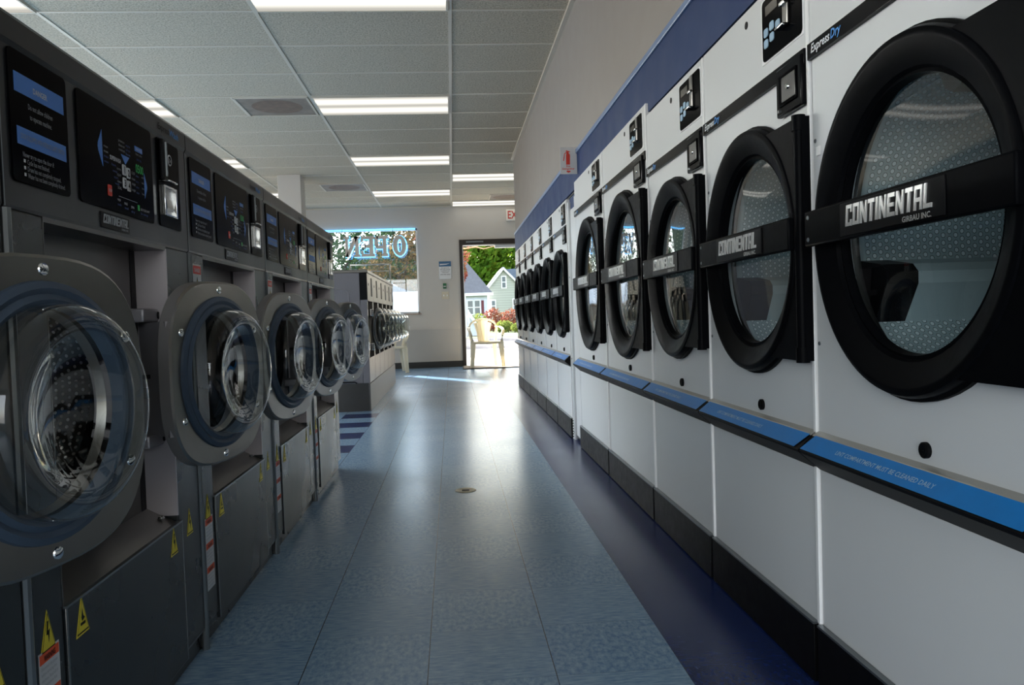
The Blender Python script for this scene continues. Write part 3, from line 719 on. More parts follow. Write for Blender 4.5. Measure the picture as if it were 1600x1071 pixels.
# ================================================================== DRYERS
def make_dryer(W, H, R, cy, cz, stripz, ctl, latch, ctlz, small=True):
    r = empty('tumble_dryer', (0, 0, 0)); D = 'dryer_white'
    Hb = 1.628
    m = MB()
    m.platehole(0, .004, W-.014, .572, stripz-.0, (cy, cz), R*.90, D, .04, 64)
    m.box(-.03, 0, .004, W-.014, .14, .49, D, .002)          # lower front
    m.box(-.004, .004, .004, W-.014, stripz+.034, H, D, .001)     # upper fascia
    m.box(-.80, -.02, .0, .012, .0, Hb, D); m.box(-.80, -.02, W-.012, W, .0, Hb, D); m.box(-.80, -.02, .012, W-.012, Hb-.012, Hb, D); m.box(-.80, -.79, .012, W-.012, 0, Hb-.012, D)
    m.box(-.03, -.001, .004, W-.014, .49, .575, 'black')
    m.box(-.78, -.03, .02, W-.02, .04, .05, 'black')
    m.build('cabinet', r)
    m = MB(); m.box(-.02, .0055, W-.014, W-.001, .14, H, 'seam_white', .002); m.box(-.02, .003, W-.012, W-.002, .0, .14, 'seam_white')
    for i in range(7): m.box(-.01, .0045, W-.013, W-.001, .012+i*.018, .019+i*.018, 'black')
    m.build('edge_strip', r)
    m = MB(); m.box(-.03, .013, .002, W-.016, .004, .138, 'dryer_kick', .002); m.box(-.0, .0138, .002, W-.016, .136, .141, 'edge_metal')
    m.build('kick_plate', r)
    # drum
    rd = R*.97
    m = MB(); m.lathe([(-.036, R*.90), (-.044, R*.885), (-.050, R*.885), (-.052, rd)], (0, cy, cz), 'steel_dark', 56)
    m.build('drum_collar', r)
    m = MB(); m.lathe([(-.052, rd), (-.075, rd)], (0, cy, cz), 'drum_blue', 64)
    m.lathe([(-.075, rd), (-.62, rd)], (0, cy, cz), 'perf_dryer', 72, uvs=True); m.disc(-.62, (cy, cz), rd, 'drum_blue', 48, True); m.build('drum', r)
    for a in (PI+.42, PI+.42-2*PI/3, PI+.42+2*PI/3):
        m = MB(); u = Vector((0, math.cos(a), math.sin(a))); t = Vector((0, -math.sin(a), math.cos(a))); c0 = Vector((0, cy, cz))
        def Pt(x, rr, tt): p = c0+u*rr+t*tt; return (x, p.y, p.z)
        sec = [(rd-.002, -.075), (rd-.085, -.022), (rd-.095, 0), (rd-.085, .022), (rd-.002, .075)]
        def seg_(x0, x1, mm):
            A = [m.bm.verts.new(Pt(x0, *s_)) for s_ in sec]; Bv = [m.bm.verts.new(Pt(x1, *s_)) for s_ in sec]
            for i in range(4): m.face([A[i], A[i+1], Bv[i+1], Bv[i]], mm)
            m.face(A, mm); m.face(Bv[::-1], mm)
        seg_(-.06, -.125, 'black_plastic'); seg_(-.1251, -.61, 'drum_blue'); m.build('drum_vane', r)
    # door
    m = MB(); K = 'black_plastic'
    m.lathe([(.002, R*.995), (.022, R), (.031, R*.985), (.034, R*.96), (.033, R*.94), (.014, R*.80), (.006, R*.785), (.008, R*.765), (-.010, R*.755), (-.012, R*.77)], (0, 0, 0), K, 80)
    m.lathe([(.001, R*.99), (.001, R*1.02), (.010, R*1.02), (.012, R*.99)], (0, 0, 0), 'rubber', 64)
    hy = W-.012-cy; hz = R*.86; a0 = math.asin(hz/(R*.97))
    arc = [(R*.97*math.cos(a0-2*a0*i/16), R*.97*math.sin(a0-2*a0*i/16)) for i in range(17)]
    m.prism([(hy, hz)]+arc+[(hy, -hz)], .004, .028, K)
    door = m.build('door', r, (0, cy, cz))
    m = MB(); m.tube([(.024, hy-.004, -hz+.012), (.024, hy-.004, hz-.012)], .0125, K, 12); m.tube([(.024, hy-.004, hz-.03), (.024, hy-.004, hz+.004)], .015, K, 12); m.tube([(.024, hy-.004, -hz-.004), (.024, hy-.004, -hz+.03)], .015, K, 12); m.box(.0, .024, hy-.002, hy+.010, -hz, hz, K); m.build('hinge', door)
    m = MB(); m.lathe([(-.006, R*.765), (-.002, .001)], (0, 0, 0), 'dryer_glass', 56); m.build('door_glass', door)
    m = MB(); zb0, zb1 = -.022, .052
    m.box(.030, .046, -R-.010, hy-.02, zb0, zb1, K, .004); m.box(.004, .032, -R-.010, -R+.012, zb0+.004, zb1-.004, K); 
    for z in (zb0+.014, zb1-.014): m.lathe([(0, .005), (.002, .004), (.002, .0005)], (.046, -R+.008, z), 'edge_metal', 8)
    bar = m.build('door_bar', door)
    m = MB(); m.box(.046, .0485, -R*.52, R*.52, zb0+.006, zb1-.006, 'black', .001); brand(m, -R*.44, R*.42, zb0+.008, zb1-.012, .0485, 'letter_chrome', .0025); m.build('brand_plate', bar)
    # strip with the machine name
    m = MB(); m.box(-.01, .010, .002, W-.014, stripz, stripz+.034, 'strip_black', .001)
    m.text('Express', .022, stripz+.010, .026, .0105, 'white_print', w=.085, bold=.025, shear=.2); m.text('Dry', .110, stripz+.010, .026, .0105, 'blue_text', w=.044, bold=.025, shear=.2)
    m.build('name_strip', r)
    # controls
    y0, y1 = ctl; z0, z1 = ctlz
    m = MB(); m.box(.003, .0065, y0-.012, y1+.002, z0-.004, z1+.004, 'seam_white', .001); m.rrect(y0, y1, z0, z1, .012, .0065, .009, 'blackglass'); x = .0092
    wv = y1-y0; hv = z1-z0
    m.box(x, x+.0006, y0+.10*wv, y0+.42*wv, z0+.72*hv, z0+.88*hv, 'display')
    for u_, v_ in ((.06, .38), (.22, .42), (.06, .20), (.22, .24), (.38, .36)): m.rrect(y0+u_*wv, y0+(u_+.11)*wv, z0+v_*hv, z0+(v_+.14)*hv, .006, x, x+.002, 'button')
    cp = m.build('control_panel', r)
    m = MB(); m.box(x, x+.006, y0+.60*wv, y0+.72*wv, z0+.30*hv, z0+.98*hv, 'steel', .002); m.box(x, x+.018, y0+.52*wv, y0+.72*wv, z0+.27*hv, z0+.31*hv, 'chrome', .002); m.box(x, x+.014, y0+.60*wv, y0+.72*wv, z0+.60*hv, z0+.66*hv, 'chrome', .002); m.build('coin_chute', cp)
    y0, y1 = latch
    m = MB(); z1 = stripz+.024; z0 = z1-.112
    m.box(.001, .016, y0, y1, z0, z1, 'strip_black', .004); m.box(.016, .019, y0+.02, y1-.018, z0+.02, z1-.02, 'blackglass', .002)
    m.box(.016, .020, y0+.038, y1-.022, z0+.028, z1-.028, 'steel_dark', .002); m.lathe([(0, .007), (.004, .006), (.004, .0005)], (.020, (y0+y1)/2+.008, (z0+z1)/2), 'chrome', 12)
    m.box(.0165, .0185, y0+.012, y0+.020, z0+.010, z0+.016, 'chrome'); m.build('coin_box', r)
    # lint drawer lid
    m = MB()
    m.prism([(.0, .575), (.012, .568), (.046, .535), (.044, .529), (.0, .49)], .002, W-.004, 'black', 'y')
    m.prism([(.0, .5755), (.013, .5695), (.016, .566), (.0, .570)], .002, W-.004, 'lint_steel', 'y')
    ld = m.build('lint_drawer', r)
    def slant(yy0, yy1, t0, t1, off, mm, mbx):
        p0 = Vector((.014, 0, .568)); p1 = Vector((.046, 0, .536)); n = Vector((1, 0, 1)).normalized()*off
        a = p0.lerp(p1, t0)+n; b = p0.lerp(p1, t1)+n
        vs = [mbx.bm.verts.new((a.x, yy0+.018*(1-t0), a.z)), mbx.bm.verts.new((a.x, yy1-.002-.018*(1-t0)*0, a.z)), mbx.bm.verts.new((b.x, yy1-.002-.022*t1, b.z)), mbx.bm.verts.new((b.x, yy0+.018*(1-t1), b.z))]
        mbx.face(vs, mm)
    m = MB(); slant(.0, W-.006, .02, .94, .0012, 'lint_blue', m)
    V, F, Wt = text_mesh('LINT COMPARTMENT MUST BE CLEANED DAILY', .01, 0); k = W*.46/Wt
    p0 = Vector((.014, 0, .568)); dd = Vector((.032, 0, -.032)).normalized(); nn = Vector((1, 0, 1)).normalized()
    vs = []
    for v in V:
        q = p0+dd*(.028-v[1]*.014)+nn*.0022; vs.append((q.x, W*.2+v[0]*k, q.z))
    m.mesh_in(F, vs, 'button'); m.build('drawer_label', ld)
    # small fittings
    m = MB(); m.lathe([(0, .014), (.007, .014), (.009, .011), (.007, .006), (.007, .0005)], (.0, cy+.03, .600), 'rubber', 18); m.build('drawer_lock', r)
    m = MB(); m.lathe([(0, .010), (.0015, .010), (.002, .0005)], (.004, ctl[0]-.115, ctlz[1]-.012), 'black', 14); m.build('cap', r)
    m = MB(); m.box(0, .004, .022, .040, cz+R*.56, cz+R*.56+.020, 'seam_white', .001); m.build('door_catch', r)
    for z in (cz+.21, cz-.23):
        m = MB(); m.lathe([(0, .005), (.002, .004), (.002, .0005)], (0, .013, z), 'edge_metal', 8); m.build('screw', r)
    return r
pbr('drum_blue', (.42, .51, .53), .45, .1)
bounds = [.97, 1.69, 2.41, 3.12]
SMd = make_dryer(.7155, 1.628, .313, .372, 1.0, 1.386, (.475, .692), (.565, .698), (1.457, 1.604))
BGd = make_dryer(.925, 1.680, .375, .490, 1.02, 1.462, (.655, .870), (.730, .880), (1.518, 1.658))
FRd = make_dryer(.722, 1.628, .312, .380, 1.0, 1.425, (.500, .690), (.560, .690), (1.470, 1.608))
dl = ['white tumble dryer with round black door cut off by the right edge of the photo',
      'white tumble dryer with round black door, second from the right edge of the photo',
      'white dryer third from the right edge of the photo, next to a wider taller one']
place = []
for i in range(3):
    o = SMd if i == 0 else fresh_copy(SMd)
    o.location = (.80, 1.690+.7165*i, 0); o.rotation_euler = (0, 0, PI); tag(o, dl[i], 'dryer', 'white dryers nearest the camera')
for i, lab in enumerate(('wider white dryer with a large round door, nearer than the one below the sign', 'wide tall white dryer directly below the fire extinguisher sign')):
    o = BGd if i == 0 else fresh_copy(BGd)
    o.location = (.80, 4.050+.929*i, 0); o.rotation_euler = (0, 0, PI); tag(o, lab, 'dryer', 'wide dryers in the middle')
fl_ = ['nearest dryer of the far row, right after the white filler panel', 'second dryer of the far row counted from the white filler panel', 'third dryer of the far row counted from the white filler panel',
       'third dryer from the doorway in the far row of six', 'second dryer from the doorway in the far row of six', 'last dryer of the far row, right beside the doorway view']
for i in range(6):
    o = FRd if i == 0 else fresh_copy(FRd)
    o.location = (.80, 6.060+.725*i, 0); o.rotation_euler = (0, 0, PI); tag(o, fl_[i], 'dryer', 'dryers of the far row')
m = MB(); m.box(.815, 1.5, 4.985, 5.30, .03, 1.55, 'dryer_white', .002); m.box(.80, .818, 5.285, 5.332, .0, 1.60, 'dryer_white', .002); m.box(.80, .818, 4.982, 5.03, .0, 1.60, 'dryer_white', .002)
m.box(.818, 1.5, 4.985, 5.33, 1.55, 1.63, 'band_blue')
for z in (.05, .55, 1.1): m.lathe([(0, .006), (-.003, .004), (-.003, .0005)], (.80, 5.31, z), 'edge_metal', 8)
tag(m.build('filler_panel'), 'narrow white filler panel between the wide dryers and the far row', 'panel')

# ================================================================== SIGNS AND SMALL THINGS
r = empty('fire_extinguisher_sign', (.8, 4.9, 1.72))
m = MB(); m.box(-.098, .0, -.002, .002, .0, .165, 'sign_white', .001); m.build('sign_panel', r)
m = MB(); F = '-y'
def py(pts, y0, y1, mm): m.prism(pts, y0, y1, mm, 'y')
py([(-.062, .058), (-.038, .058), (-.036, .115), (-.040, .126), (-.058, .126), (-.061, .115)], -.0035, -.002, 'red_print')
py([(-.058, .126), (-.044, .126), (-.044, .136), (-.058, .136)], -.0035, -.002, 'red_print'); py([(-.064, .140), (-.036, .133), (-.036, .138), (-.058, .146)], -.0035, -.002, 'red_print')
m.tube([(-.058, -.003, .134), (-.070, -.003, .124), (-.074, -.003, .10), (-.077, -.003, .082)], .0028, 'red_print', 6)
m.text('Fire', -.048, .042, .017, -.0022, 'red_print', w=.024, align='CENTER', face='-y', bold=.02); m.text('Extinguisher', -.048, .027, .017, -.0022, 'red_print', w=.076, align='CENTER', face='-y', bold=.02)
py([(-.060, .020), (-.036, .020), (-.036, .014), (-.048, .008), (-.060, .014)], -.0035, -.002, 'red_print'); m.build('print', r)
m = MB(); m.box(-.004, .019, -.003, .003, .0, .165, 'sign_white'); m.build('wall_flange', r)
tag(r, 'small white fire extinguisher sign sticking out of the right wall above the dryers', 'sign')

r = empty('exit_sign', (1.16, YF-.03, 2.505)); m = MB(); m.box(-.165, .165, -.03, .028, 0, .195, 'exit_white', .006); m.build('housing', r)
m = MB(); m.text('EXIT', 0, .035, .19, -.0305, 'exit_red', w=.27, align='CENTER', face='-y', bold=.015); m.build('lettering', r)
tag(r, 'white exit sign with red letters on the far wall above the doorway', 'sign')

r = empty('notice_board', (-.09, YF, 1.53)); m = MB(); m.box(-.105, .105, -.022, -.001, 0, .305, 'sign_white', .005); m.build('board', r)
m = MB(); m.box(-.105, .105, -.025, -.022, .215, .305, 'sign_blue', .001); m.prism([(-.09, .262), (.02, .262), (.085, .270), (.02, .247), (-.09, .24)], -.027, -.025, 'sign_white', 'y')
for i, (tx, w) in enumerate((('FOR SERVICE OR', .13), ('REFUNDS PLEASE', .17), ('& COMMENTS CALL', .15), ('DURING HOURS', .11), ('000-000-0000', .17))):
    m.text(tx, 0, .183-i*.026-(.01 if i == 4 else 0), .024, -.0225, 'black', w=w, align='CENTER', face='-y')
m.build('print', r)
tag(r, 'small white notice with a blue header on the far wall left of the doorway', 'notice')
m = MB(); m.box(-.137, -.078, YF-.02, YF, 1.362, 1.456, 'sign_green', .003); m.box(-.128, -.086, YF-.023, YF-.02, 1.395, 1.41, 'label_white'); tag(m.build('wall_thermostat'), 'small green box on the far wall below the notice', 'wall box')
r = empty('light_switch', (-.10, YF, 1.18)); m = MB(); m.box(-.062, .062, -.008, 0, 0, .13, 'switch_ivory', .003); m.build('plate', r)
for x in (-.03, .03):
    m = MB(); m.box(x-.008, x+.008, -.018, -.008, .05, .08, 'seam_white', .002); m.build('toggle', r)
tag(r, 'ivory double light switch plate on the far wall below the green box', 'light switch')

# OPEN sign facing the street
def slab(ch):
    W, s = 1, .25
    if ch == 'P': return [[(.12, 0), (.52, 0), (.52, .14), (.12, .14)], [(.2, .14), (.45, .14), (.45, .86), (.2, .86)], [(.08, .86), (.85, .86), (.85, 1), (.08, 1)], [(.75, .48), (1, .52), (1, .94), (.75, 1)], [(.45, .38), (.9, .38), (.98, .52), (.45, .52)]]
    if ch == 'E': return [[(.06, 0), (.95, 0), (.95, .14), (.06, .14)], [(.15, .14), (.42, .14), (.42, .86), (.15, .86)], [(.06, .86), (.95, .86), (.95, 1), (.06, 1)], [(.42, .43), (.72, .43), (.72, .57), (.42, .57)], [(.82, .14), (.95, .14), (.95, .30), (.86, .30)], [(.86, .70), (.95, .70), (.95, .86), (.82, .86)], [(.66, .35), (.75, .35), (.75, .65), (.66, .65)]]
    if ch == 'N': return [[(.0, 0), (.38, 0), (.38, .12), (.0, .12)], [(.08, .12), (.28, .12), (.28, .88), (.08, .88)], [(.0, .88), (.34, .88), (.34, 1), (.0, 1)], [(.66, .88), (1, .88), (1, 1), (.66, 1)], [(.74, .0), (.92, .0), (.92, .88), (.74, .88)], [(.08, 1), (.34, 1), (.92, 0), (.70, 0)]]
r = empty('open_sign', (-1.26, 13.6, 1.94)); zs = .345
def letter(ch, xr, w):
    m = MB(); mt = MB()
    if ch == 'O':
        def el(a, b): return [(xr-w/2+a*math.cos(2*PI*i/28), zs/2+b*math.sin(2*PI*i/28)) for i in range(28)]
        O_, I_ = el(w/2, zs/2), el(w/2-.075, zs/2-.062)
        v = [[m.bm.verts.new((p[0]+1.26, y, p[1])) for p in E_] for y in (0, .05) for E_ in (O_, I_)]
        for i in range(28):
            j = (i+1) % 28; m.face([v[0][i], v[0][j], v[1][j], v[1][i]], 'neon_back'); m.face([v[2][i], v[3][i], v[3][j], v[2][j]], 'neon_back'); m.face([v[0][i], v[2][i], v[2][j], v[0][j]], 'neon_back', True); m.face([v[1][i], v[1][j], v[3][j], v[3][i]], 'neon_back', True)
        for a, b in ((w/2+.006, zs/2+.006), (w/2-.081, zs/2-.069)): mt.tube([(p[0]+1.26, 0.11, p[1]) for p in el(a, b)], .0085, 'neon', 6, closed=True)
    else:
        for poly in slab(ch):
            pts = [(xr-p[0]*w+1.26, p[1]*zs) for p in poly]
            m.prism(pts, 0, .05, 'neon_back', 'y')
            cx_ = sum(p[0] for p in pts)/len(pts); cz_ = sum(p[1] for p in pts)/len(pts)
            mt.tube([(p[0]+(.005 if p[0] > cx_ else -.005), 0.11, p[1]+(.005 if p[1] > cz_ else -.005)) for p in pts], .0075, 'neon', 6, closed=True)
    o = m.build('letter', r); mt.build('neon_tube', o)
letter('O', -.735, .225); letter('P', -1.02, .245); letter('E', -1.255, .245); letter('N', -1.515, .265)
m = MB(); m.tube([(-.60, .10, .20), (.66, .10, .20)], .006, 'steel_dark', 6); m.tube([(-.60, .10, .30), (.66, .10, .30)], .004, 'steel_dark', 6)
for x in (-.55, .3): m.tube([(x, .10, .2), (x, .10, .48)], .003, 'steel_dark', 6)
m.build('mounting_rail', r)
tag(r, 'neon OPEN sign hanging in the window, seen mirrored from behind with blue glow', 'sign')
m = MB(); m.tube([(WX0+.05, YF-.03, WZ1-.012), (WX1-.03, YF-.03, WZ1-.012)], .010, 'neon', 8); tag(m.build('neon_strip'), 'thin blue neon tube along the top of the window', 'neon light')

# floor drain
r = empty('floor_drain', (.036, 3.885, 0)); m = MB(); m.lathe([(.0, .052), (.003, .050), (.0045, .044), (.003, .036), (.0015, .030)], (0, 0, 0), 'drain_rust', 36, 'z'); m.build('ring', r)
m = MB(); m.lathe([(.0014, .031), (.0014, .0005)], (0, 0, 0), 'drain_rust', 24, 'z'); m.box(-.018, .018, -.016, .016, .001, .002, 'hole'); m.build('grate', r)
tag(r, 'small round rusty floor drain in the middle of the aisle', 'floor drain')

# laundry cart with hanging rail
r = empty('laundry_cart', (-1.18, 11.85, 0)); m = MB()
for x in (-.29, .29): m.tube([(x, 0, .10), (x, 0, 1.68)], .011, 'chrome', 8)
m.tube([(-.29, 0, 1.68), (.29, 0, 1.68)], .011, 'chrome', 8); m.tube([(-.29, 0, 1.58), (.29, 0, 1.58)], .006, 'chrome', 8); m.build('hanging_rail', r)
m = MB()
for z in (.30, .72):
    m.tube([(-.28, -.24, z), (.28, -.24, z), (.28, .24, z), (-.28, .24, z)], .008, 'chrome', 6, closed=True)
for i in range(11): x = -.28+.056*i; m.tube([(x, -.24, .72), (x, -.22, .31), (x, .22, .31), (x, .24, .72)], .003, 'chrome', 5)
for i in range(7): z = .36+.055*i; m.tube([(-.28, -.235, z), (.28, -.235, z), (.28, .235, z), (-.28, .235, z)], .003, 'chrome', 5, closed=True)
m.build('wire_basket', r)
m = MB(); m.tube([(-.25, -.2, .11), (.25, -.2, .11), (.25, .2, .11), (-.25, .2, .11)], .012, 'chrome', 6, closed=True)
for x in (-.25, .25):
    for y in (-.2, .2): m.tube([(x, y, .11), (x, y, .30)], .010, 'chrome', 6)
m.build('base_frame', r)
for x in (-.25, .25):
    for y in (-.2, .2):
        m = MB(); m.lathe([(-.015, .02), (-.015, .05), (.015, .05), (.015, .02)], (x, y, .05), 'exit_white', 20); m.tube([(x, y, .05), (x, y, .11)], .012, 'chrome', 6); m.build('caster', r)
tag(r, 'chrome laundry cart with tall hanging rail behind the compact washers by the window', 'laundry cart')

# plastic chairs
def make_chair():
    r = empty('plastic_armchair', (0, 0, 0)); P = 'plastic_chair'
    m = MB(); m.prism([(-.23, -.24), (.23, -.24), (.235, -.20), (.20, .20), (-.20, .20), (-.235, -.20)], .395, .415, P, 'z'); m.tube([(-.225, -.235, .398), (0, -.25, .388), (.225, -.235, .398)], .014, P, 8); m.build('seat', r)
    # back: curved frame plus fan of slats
    m = MB(); arch = []
    for i in range(17):
        t = PI*i/16; arch.append((.235*math.cos(t), .235+.02*math.sin(t), .62+.17*math.sin(t)**.8))
    m.tube([(.20, .20, .41)]+[(.225, .225, .52)]+arch+[(-.225, .225, .52), (-.20, .20, .41)], .021, P, 8, flat=.8)
    m.build('back_frame', r)
    for k in range(-2, 3):
        m = MB(); m.tube([(k*.036, .195, .41), (k*.045, .222, .58), (k*.062, .25, .775-.012*k*k)], [.020, .024, .031], P, 6, flat=.35); m.build('back_slat', r)
    for s in (-1, 1):
        m = MB(); m.tube([(s*.225, .235, .66), (s*.265, .12, .655), (s*.285, -.05, .635), (s*.283, -.18, .60), (s*.262, -.235, .53), (s*.245, -.235, .43), (s*.24, -.22, .38)], [.018, .024, .026, .026, .026, .024, .022], P, 8, flat=.55); m.build('armrest', r)
    for s in (-1, 1):
        m = MB(); m.prism([(s*.245, -.24), (s*.195, -.24), (s*.235, -.262), (s*.265, -.262)], 0, .001, P, 'z'); m.bm.free()
        m = MB(); m.tube([(s*.232, -.215, .405), (s*.245, -.232, .2), (s*.262, -.252, .0)], [.046, .038, .030], P, 6); m.build('leg', r)
        m = MB(); m.tube([(s*.185, .185, .405), (s*.195, .215, .2), (s*.21, .255, .0)], [.042, .034, .027], P, 6); m.build('leg', r)
    return r
c1 = make_chair(); c2 = fresh_copy(c1)
c1.location = (.54, 13.28, .024); c1.rotation_euler = (0, 0, .10); tag(c1, 'cream plastic armchair standing in the open doorway', 'chair', 'plastic armchairs')
c2.location = (-1.02, 12.98, 0); c2.rotation_euler = (0, 0, .06); tag(c2, 'cream plastic armchair half hidden behind the compact washers, under the window', 'chair', 'plastic armchairs')

# ================================================================== OUTDOORS
def ground(x0, x1, y0, y1, z, m_, nm, kind='structure'):
    q = MB(); q.box(x0, x1, y0, y1, z-.05, z, m_); o = q.build(nm); o['kind'] = kind; return o
ground(-40, 40, YF+.15, 21.2, -.003, 'pavement', 'parking_lot'); ground(-60, 60, 21.2, 33.3, -.03, 'road', 'road'); ground(-90, 90, 33.3, 130, -.02, 'lawn', 'lawn')

def house_window(r, x, y, z, w, h):
    m = MB(); m.box(x-.08, x+w+.08, y-.06, y, z-.08, z+h+.08, 'trim_white'); o = m.build('window', r)
    m = MB(); m.box(x, x+w, y-.07, y-.055, z, z+h, 'house_pane'); m.build('pane', o)
    m = MB(); m.box(x, x+w, y-.09, y-.07, z+h/2-.03, z+h/2+.03, 'trim_white'); m.build('sash', o)
r = empty('house', (-3, 55, 0)); ox = 3
m = MB(); m.box(-9+ox, 2.5+ox, 0, 2.5, 0, 2.55, 'siding_lavender'); m.build('wall', r)
m = MB(); e = .25
A = [(-9.3+ox, -e, 2.5), (2.85+ox, -e, 2.5), (2.85+ox, 2.7, 2.5), (-9.3+ox, 2.7, 2.5)]; T = [(-6+ox, 1.3, 6.0), (.2+ox, 1.3, 6.0)]
vs = [m.bm.verts.new(p) for p in A+T]
for q in ((0, 1, 5, 4), (1, 2, 5), (2, 3, 4, 5), (3, 0, 4)): m.face([vs[i] for i in q], 'shingle_grey')
m.face([vs[i] for i in (3, 2, 1, 0)], 'trim_white'); m.build('roof', r)
m = MB(); m.box(-9.3+ox, 2.9+ox, -.35, -.25, 2.32, 2.52, 'trim_white'); m.build('gutter', r)
for x in (1.12, 1.60): house_window(r, x+ox, 0, 1.08, .34, .90)
for x in (.78, 2.06):
    m = MB(); m.box(x+ox, x+.17+ox, -.05, 0, 1.02, 2.0, 'shutter'); m.build('shutter', r)
tag(r, 'pale lavender house with grey roof and maroon shutters across the street, left in the doorway', 'house')
r = empty('house', (3.85, 58, 0))
m = MB(); m.prism([(-1.12, 0), (2.3, 0), (2.3, 1.95), (0, 4.35), (-1.12, 2.95)], 0, 7, 'siding_green', 'y'); m.box(2.3, 9, .6, 7, 0, 2.6, 'siding_green'); m.build('wall', r)
m = MB()
for pa, pb in (((0, 4.42), (-1.3, 2.82)), ((0, 4.42), (2.5, 1.80))):
    dx, dz = pb[0]-pa[0], pb[1]-pa[1]; ll = math.hypot(dx, dz); nx, nz = -dz/ll*.06, dx/ll*.06
    if nz < 0: nx, nz = -nx, -nz
    m.prism([pa, pb, (pb[0]+nx, pb[1]+nz), (pa[0]+nx, pa[1]+nz)], -.2, 7, 'shingle_blue', 'y')
m.prism([(-.0, 4.40), (6.0, 4.75), (9.4, 2.4), (1.85, 2.4)], 2.5, 3.0, 'shingle_blue', 'y')
m.build('roof', r)
m = MB()
for pa, pb in (((0, 4.44), (-1.34, 2.80)), ((0, 4.44), (2.55, 1.76))):
    m.prism([pa, pb, (pb[0], pb[1]-.16), (pa[0], pa[1]-.20)], -.24, -.16, 'trim_white', 'y')
m.build('rake_trim', r)
house_window(r, -.10, 0, 2.95, .24, .78); house_window(r, -.92, 0, 1.25, .24, .75); house_window(r, .68, 0, 1.2, .30, .85)
tag(r, 'pale green sided house with a steep white trimmed gable, right in the doorway view', 'house')

# leaf cards
def foliage(mb, c, rad, n, size, m_, shell=.55, squash=None):
    for _ in range(n):
        while True:
            p = Vector((random.uniform(-1, 1), random.uniform(-1, 1), random.uniform(-1, 1)))
            if shell < p.length < 1: break
            if p.length <= shell and random.random() < .25: break
        q = Vector((c[0]+p.x*rad[0], c[1]+p.y*rad[1], c[2]+p.z*rad[2]))
        d = Vector((random.gauss(0, 1), random.gauss(0, 1), random.gauss(0, 1))).normalized(); e_ = d.orthogonal().normalized(); g_ = d.cross(e_)
        s_ = size*random.uniform(.6, 1.4)
        vs = [mb.bm.verts.new(q+e_*s_*a+g_*s_*.7*b) for a, b in ((-1, 0), (-.2, .8), (1, 0), (-.2, -.8))]
        mb.face(vs, m_)
def tree(nm, loc, crowns, n, size, leafm, trunk, lab, grp='trees outside', bark='bark', shell=.45):
    r = empty(nm, loc)
    m = MB()
    for c, rad in crowns: foliage(m, c, rad, n, size, leafm, shell)
    m.build('foliage', r)
    m = MB(); h, tr = trunk
    m.tube([(0, 0, -.02), (.05, 0, h*.5), (0, .05, h)], [tr, tr*.8, tr*.5], bark, 8)
    for c, rad in crowns[:6]: m.tube([(0, 0, h*.6), ((c[0])*.5, c[1]*.5, (h*.6+c[2])*.5), (c[0], c[1], c[2])], [tr*.5, tr*.35, tr*.15], bark, 6)
    m.build('trunk', r); tag(r, lab, 'tree', grp); return r
tree('maple_tree', (4.5, 76, 0), [((-3, 0, 6.6), (4, 3, 3.2)), ((1.5, 0, 7.4), (4, 3, 3.6)), ((-1, 1, 9.5), (5, 3, 2.6)), ((-4.5, 1, 4.2), (3, 3, 3)), ((0, 1, 3.6), (4, 2, 3)), ((4.5, 0, 7.5), (3, 3, 3.5))], 2600, .30, 'leaf_green', (6, .35), 'big sunlit green maple behind the two houses')
tree('plum_tree', (-.35, 20.5, 0), [((.55, 0, 2.6), (.32, .5, .55)), ((.0, 0, 3.0), (.6, .6, .7)), ((.62, 0, 2.0), (.16, .3, .28))], 520, .045, 'leaf_red', (2.3, .06), 'reddish leaved small tree at the left edge of the doorway view', shell=.1)
# branch across the top of the doorway
r = empty('bare_branch', (-.2, 18.3, 0)); m = MB()
m.tube([(-.3, .1, 0), (-.28, .1, 1.6), (.1, 0, 2.45), (.55, 0, 2.44), (.80, 0, 2.47), (.98, 0, 2.42), (1.35, 0, 2.50)], [.05, .045, .02, .016, .016, .010, .005], 'bark_sunlit', 7); m.tube([(.8, 0, 2.46), (.9, 0, 2.54), (1.05, 0, 2.60)], [.012, .008, .004], 'bark_sunlit', 6); m.tube([(.3, 0, 2.45), (.45, 0, 2.36), (.7, 0, 2.35)], [.012, .008, .004], 'bark_sunlit', 6)
m.build('limb', r); tag(r, 'thin sunlit branch crossing the top of the doorway view', 'branch')
# trees in the window
tree('oak_tree', (-4.2, 27, 0), [((0, 0, 3.2), (1.5, 1.2, 1.7)), ((-1.4, .5, 2.6), (1.2, 1, 1.6)), ((1.3, 0, 3.5), (1.1, 1, 1.2)), ((.4, 0, 1.6), (1.6, 1, 1.2)), ((2.2, .4, 2.2), (1.0, .8, 1.1))], 1050, .07, 'leaf_dark', (3, .14), 'dark leafy tree filling the left of the window, sky glinting through', shell=.2)
tree('autumn_tree', (-1.55, 24, 0), [((0, 0, 2.4), (.85, .7, .9)), ((.35, 0, 1.6), (.6, .6, .7)), ((-.7, .3, 2.0), (.7, .6, .8)), ((.35, .2, 3.1), (.6, .6, .6))], 850, .05, 'leaf_autumn', (2.2, .09), 'orange and green autumn tree at the right of the window', shell=.15)
tree('oak_tree', (-3.5, 36, 0), [((0, 0, 4.2), (2.6, 1, 2.2)), ((2.0, 0, 4.6), (1.6, 1, 1.8)), ((-2.4, 0, 3.6), (2, 1, 2)), ((.5, 0, 2.0), (3.0, 1, 1.4))], 1500, .095, 'leaf_dark', (4, .16), 'farther dark tree closing the view through the window', shell=.1)
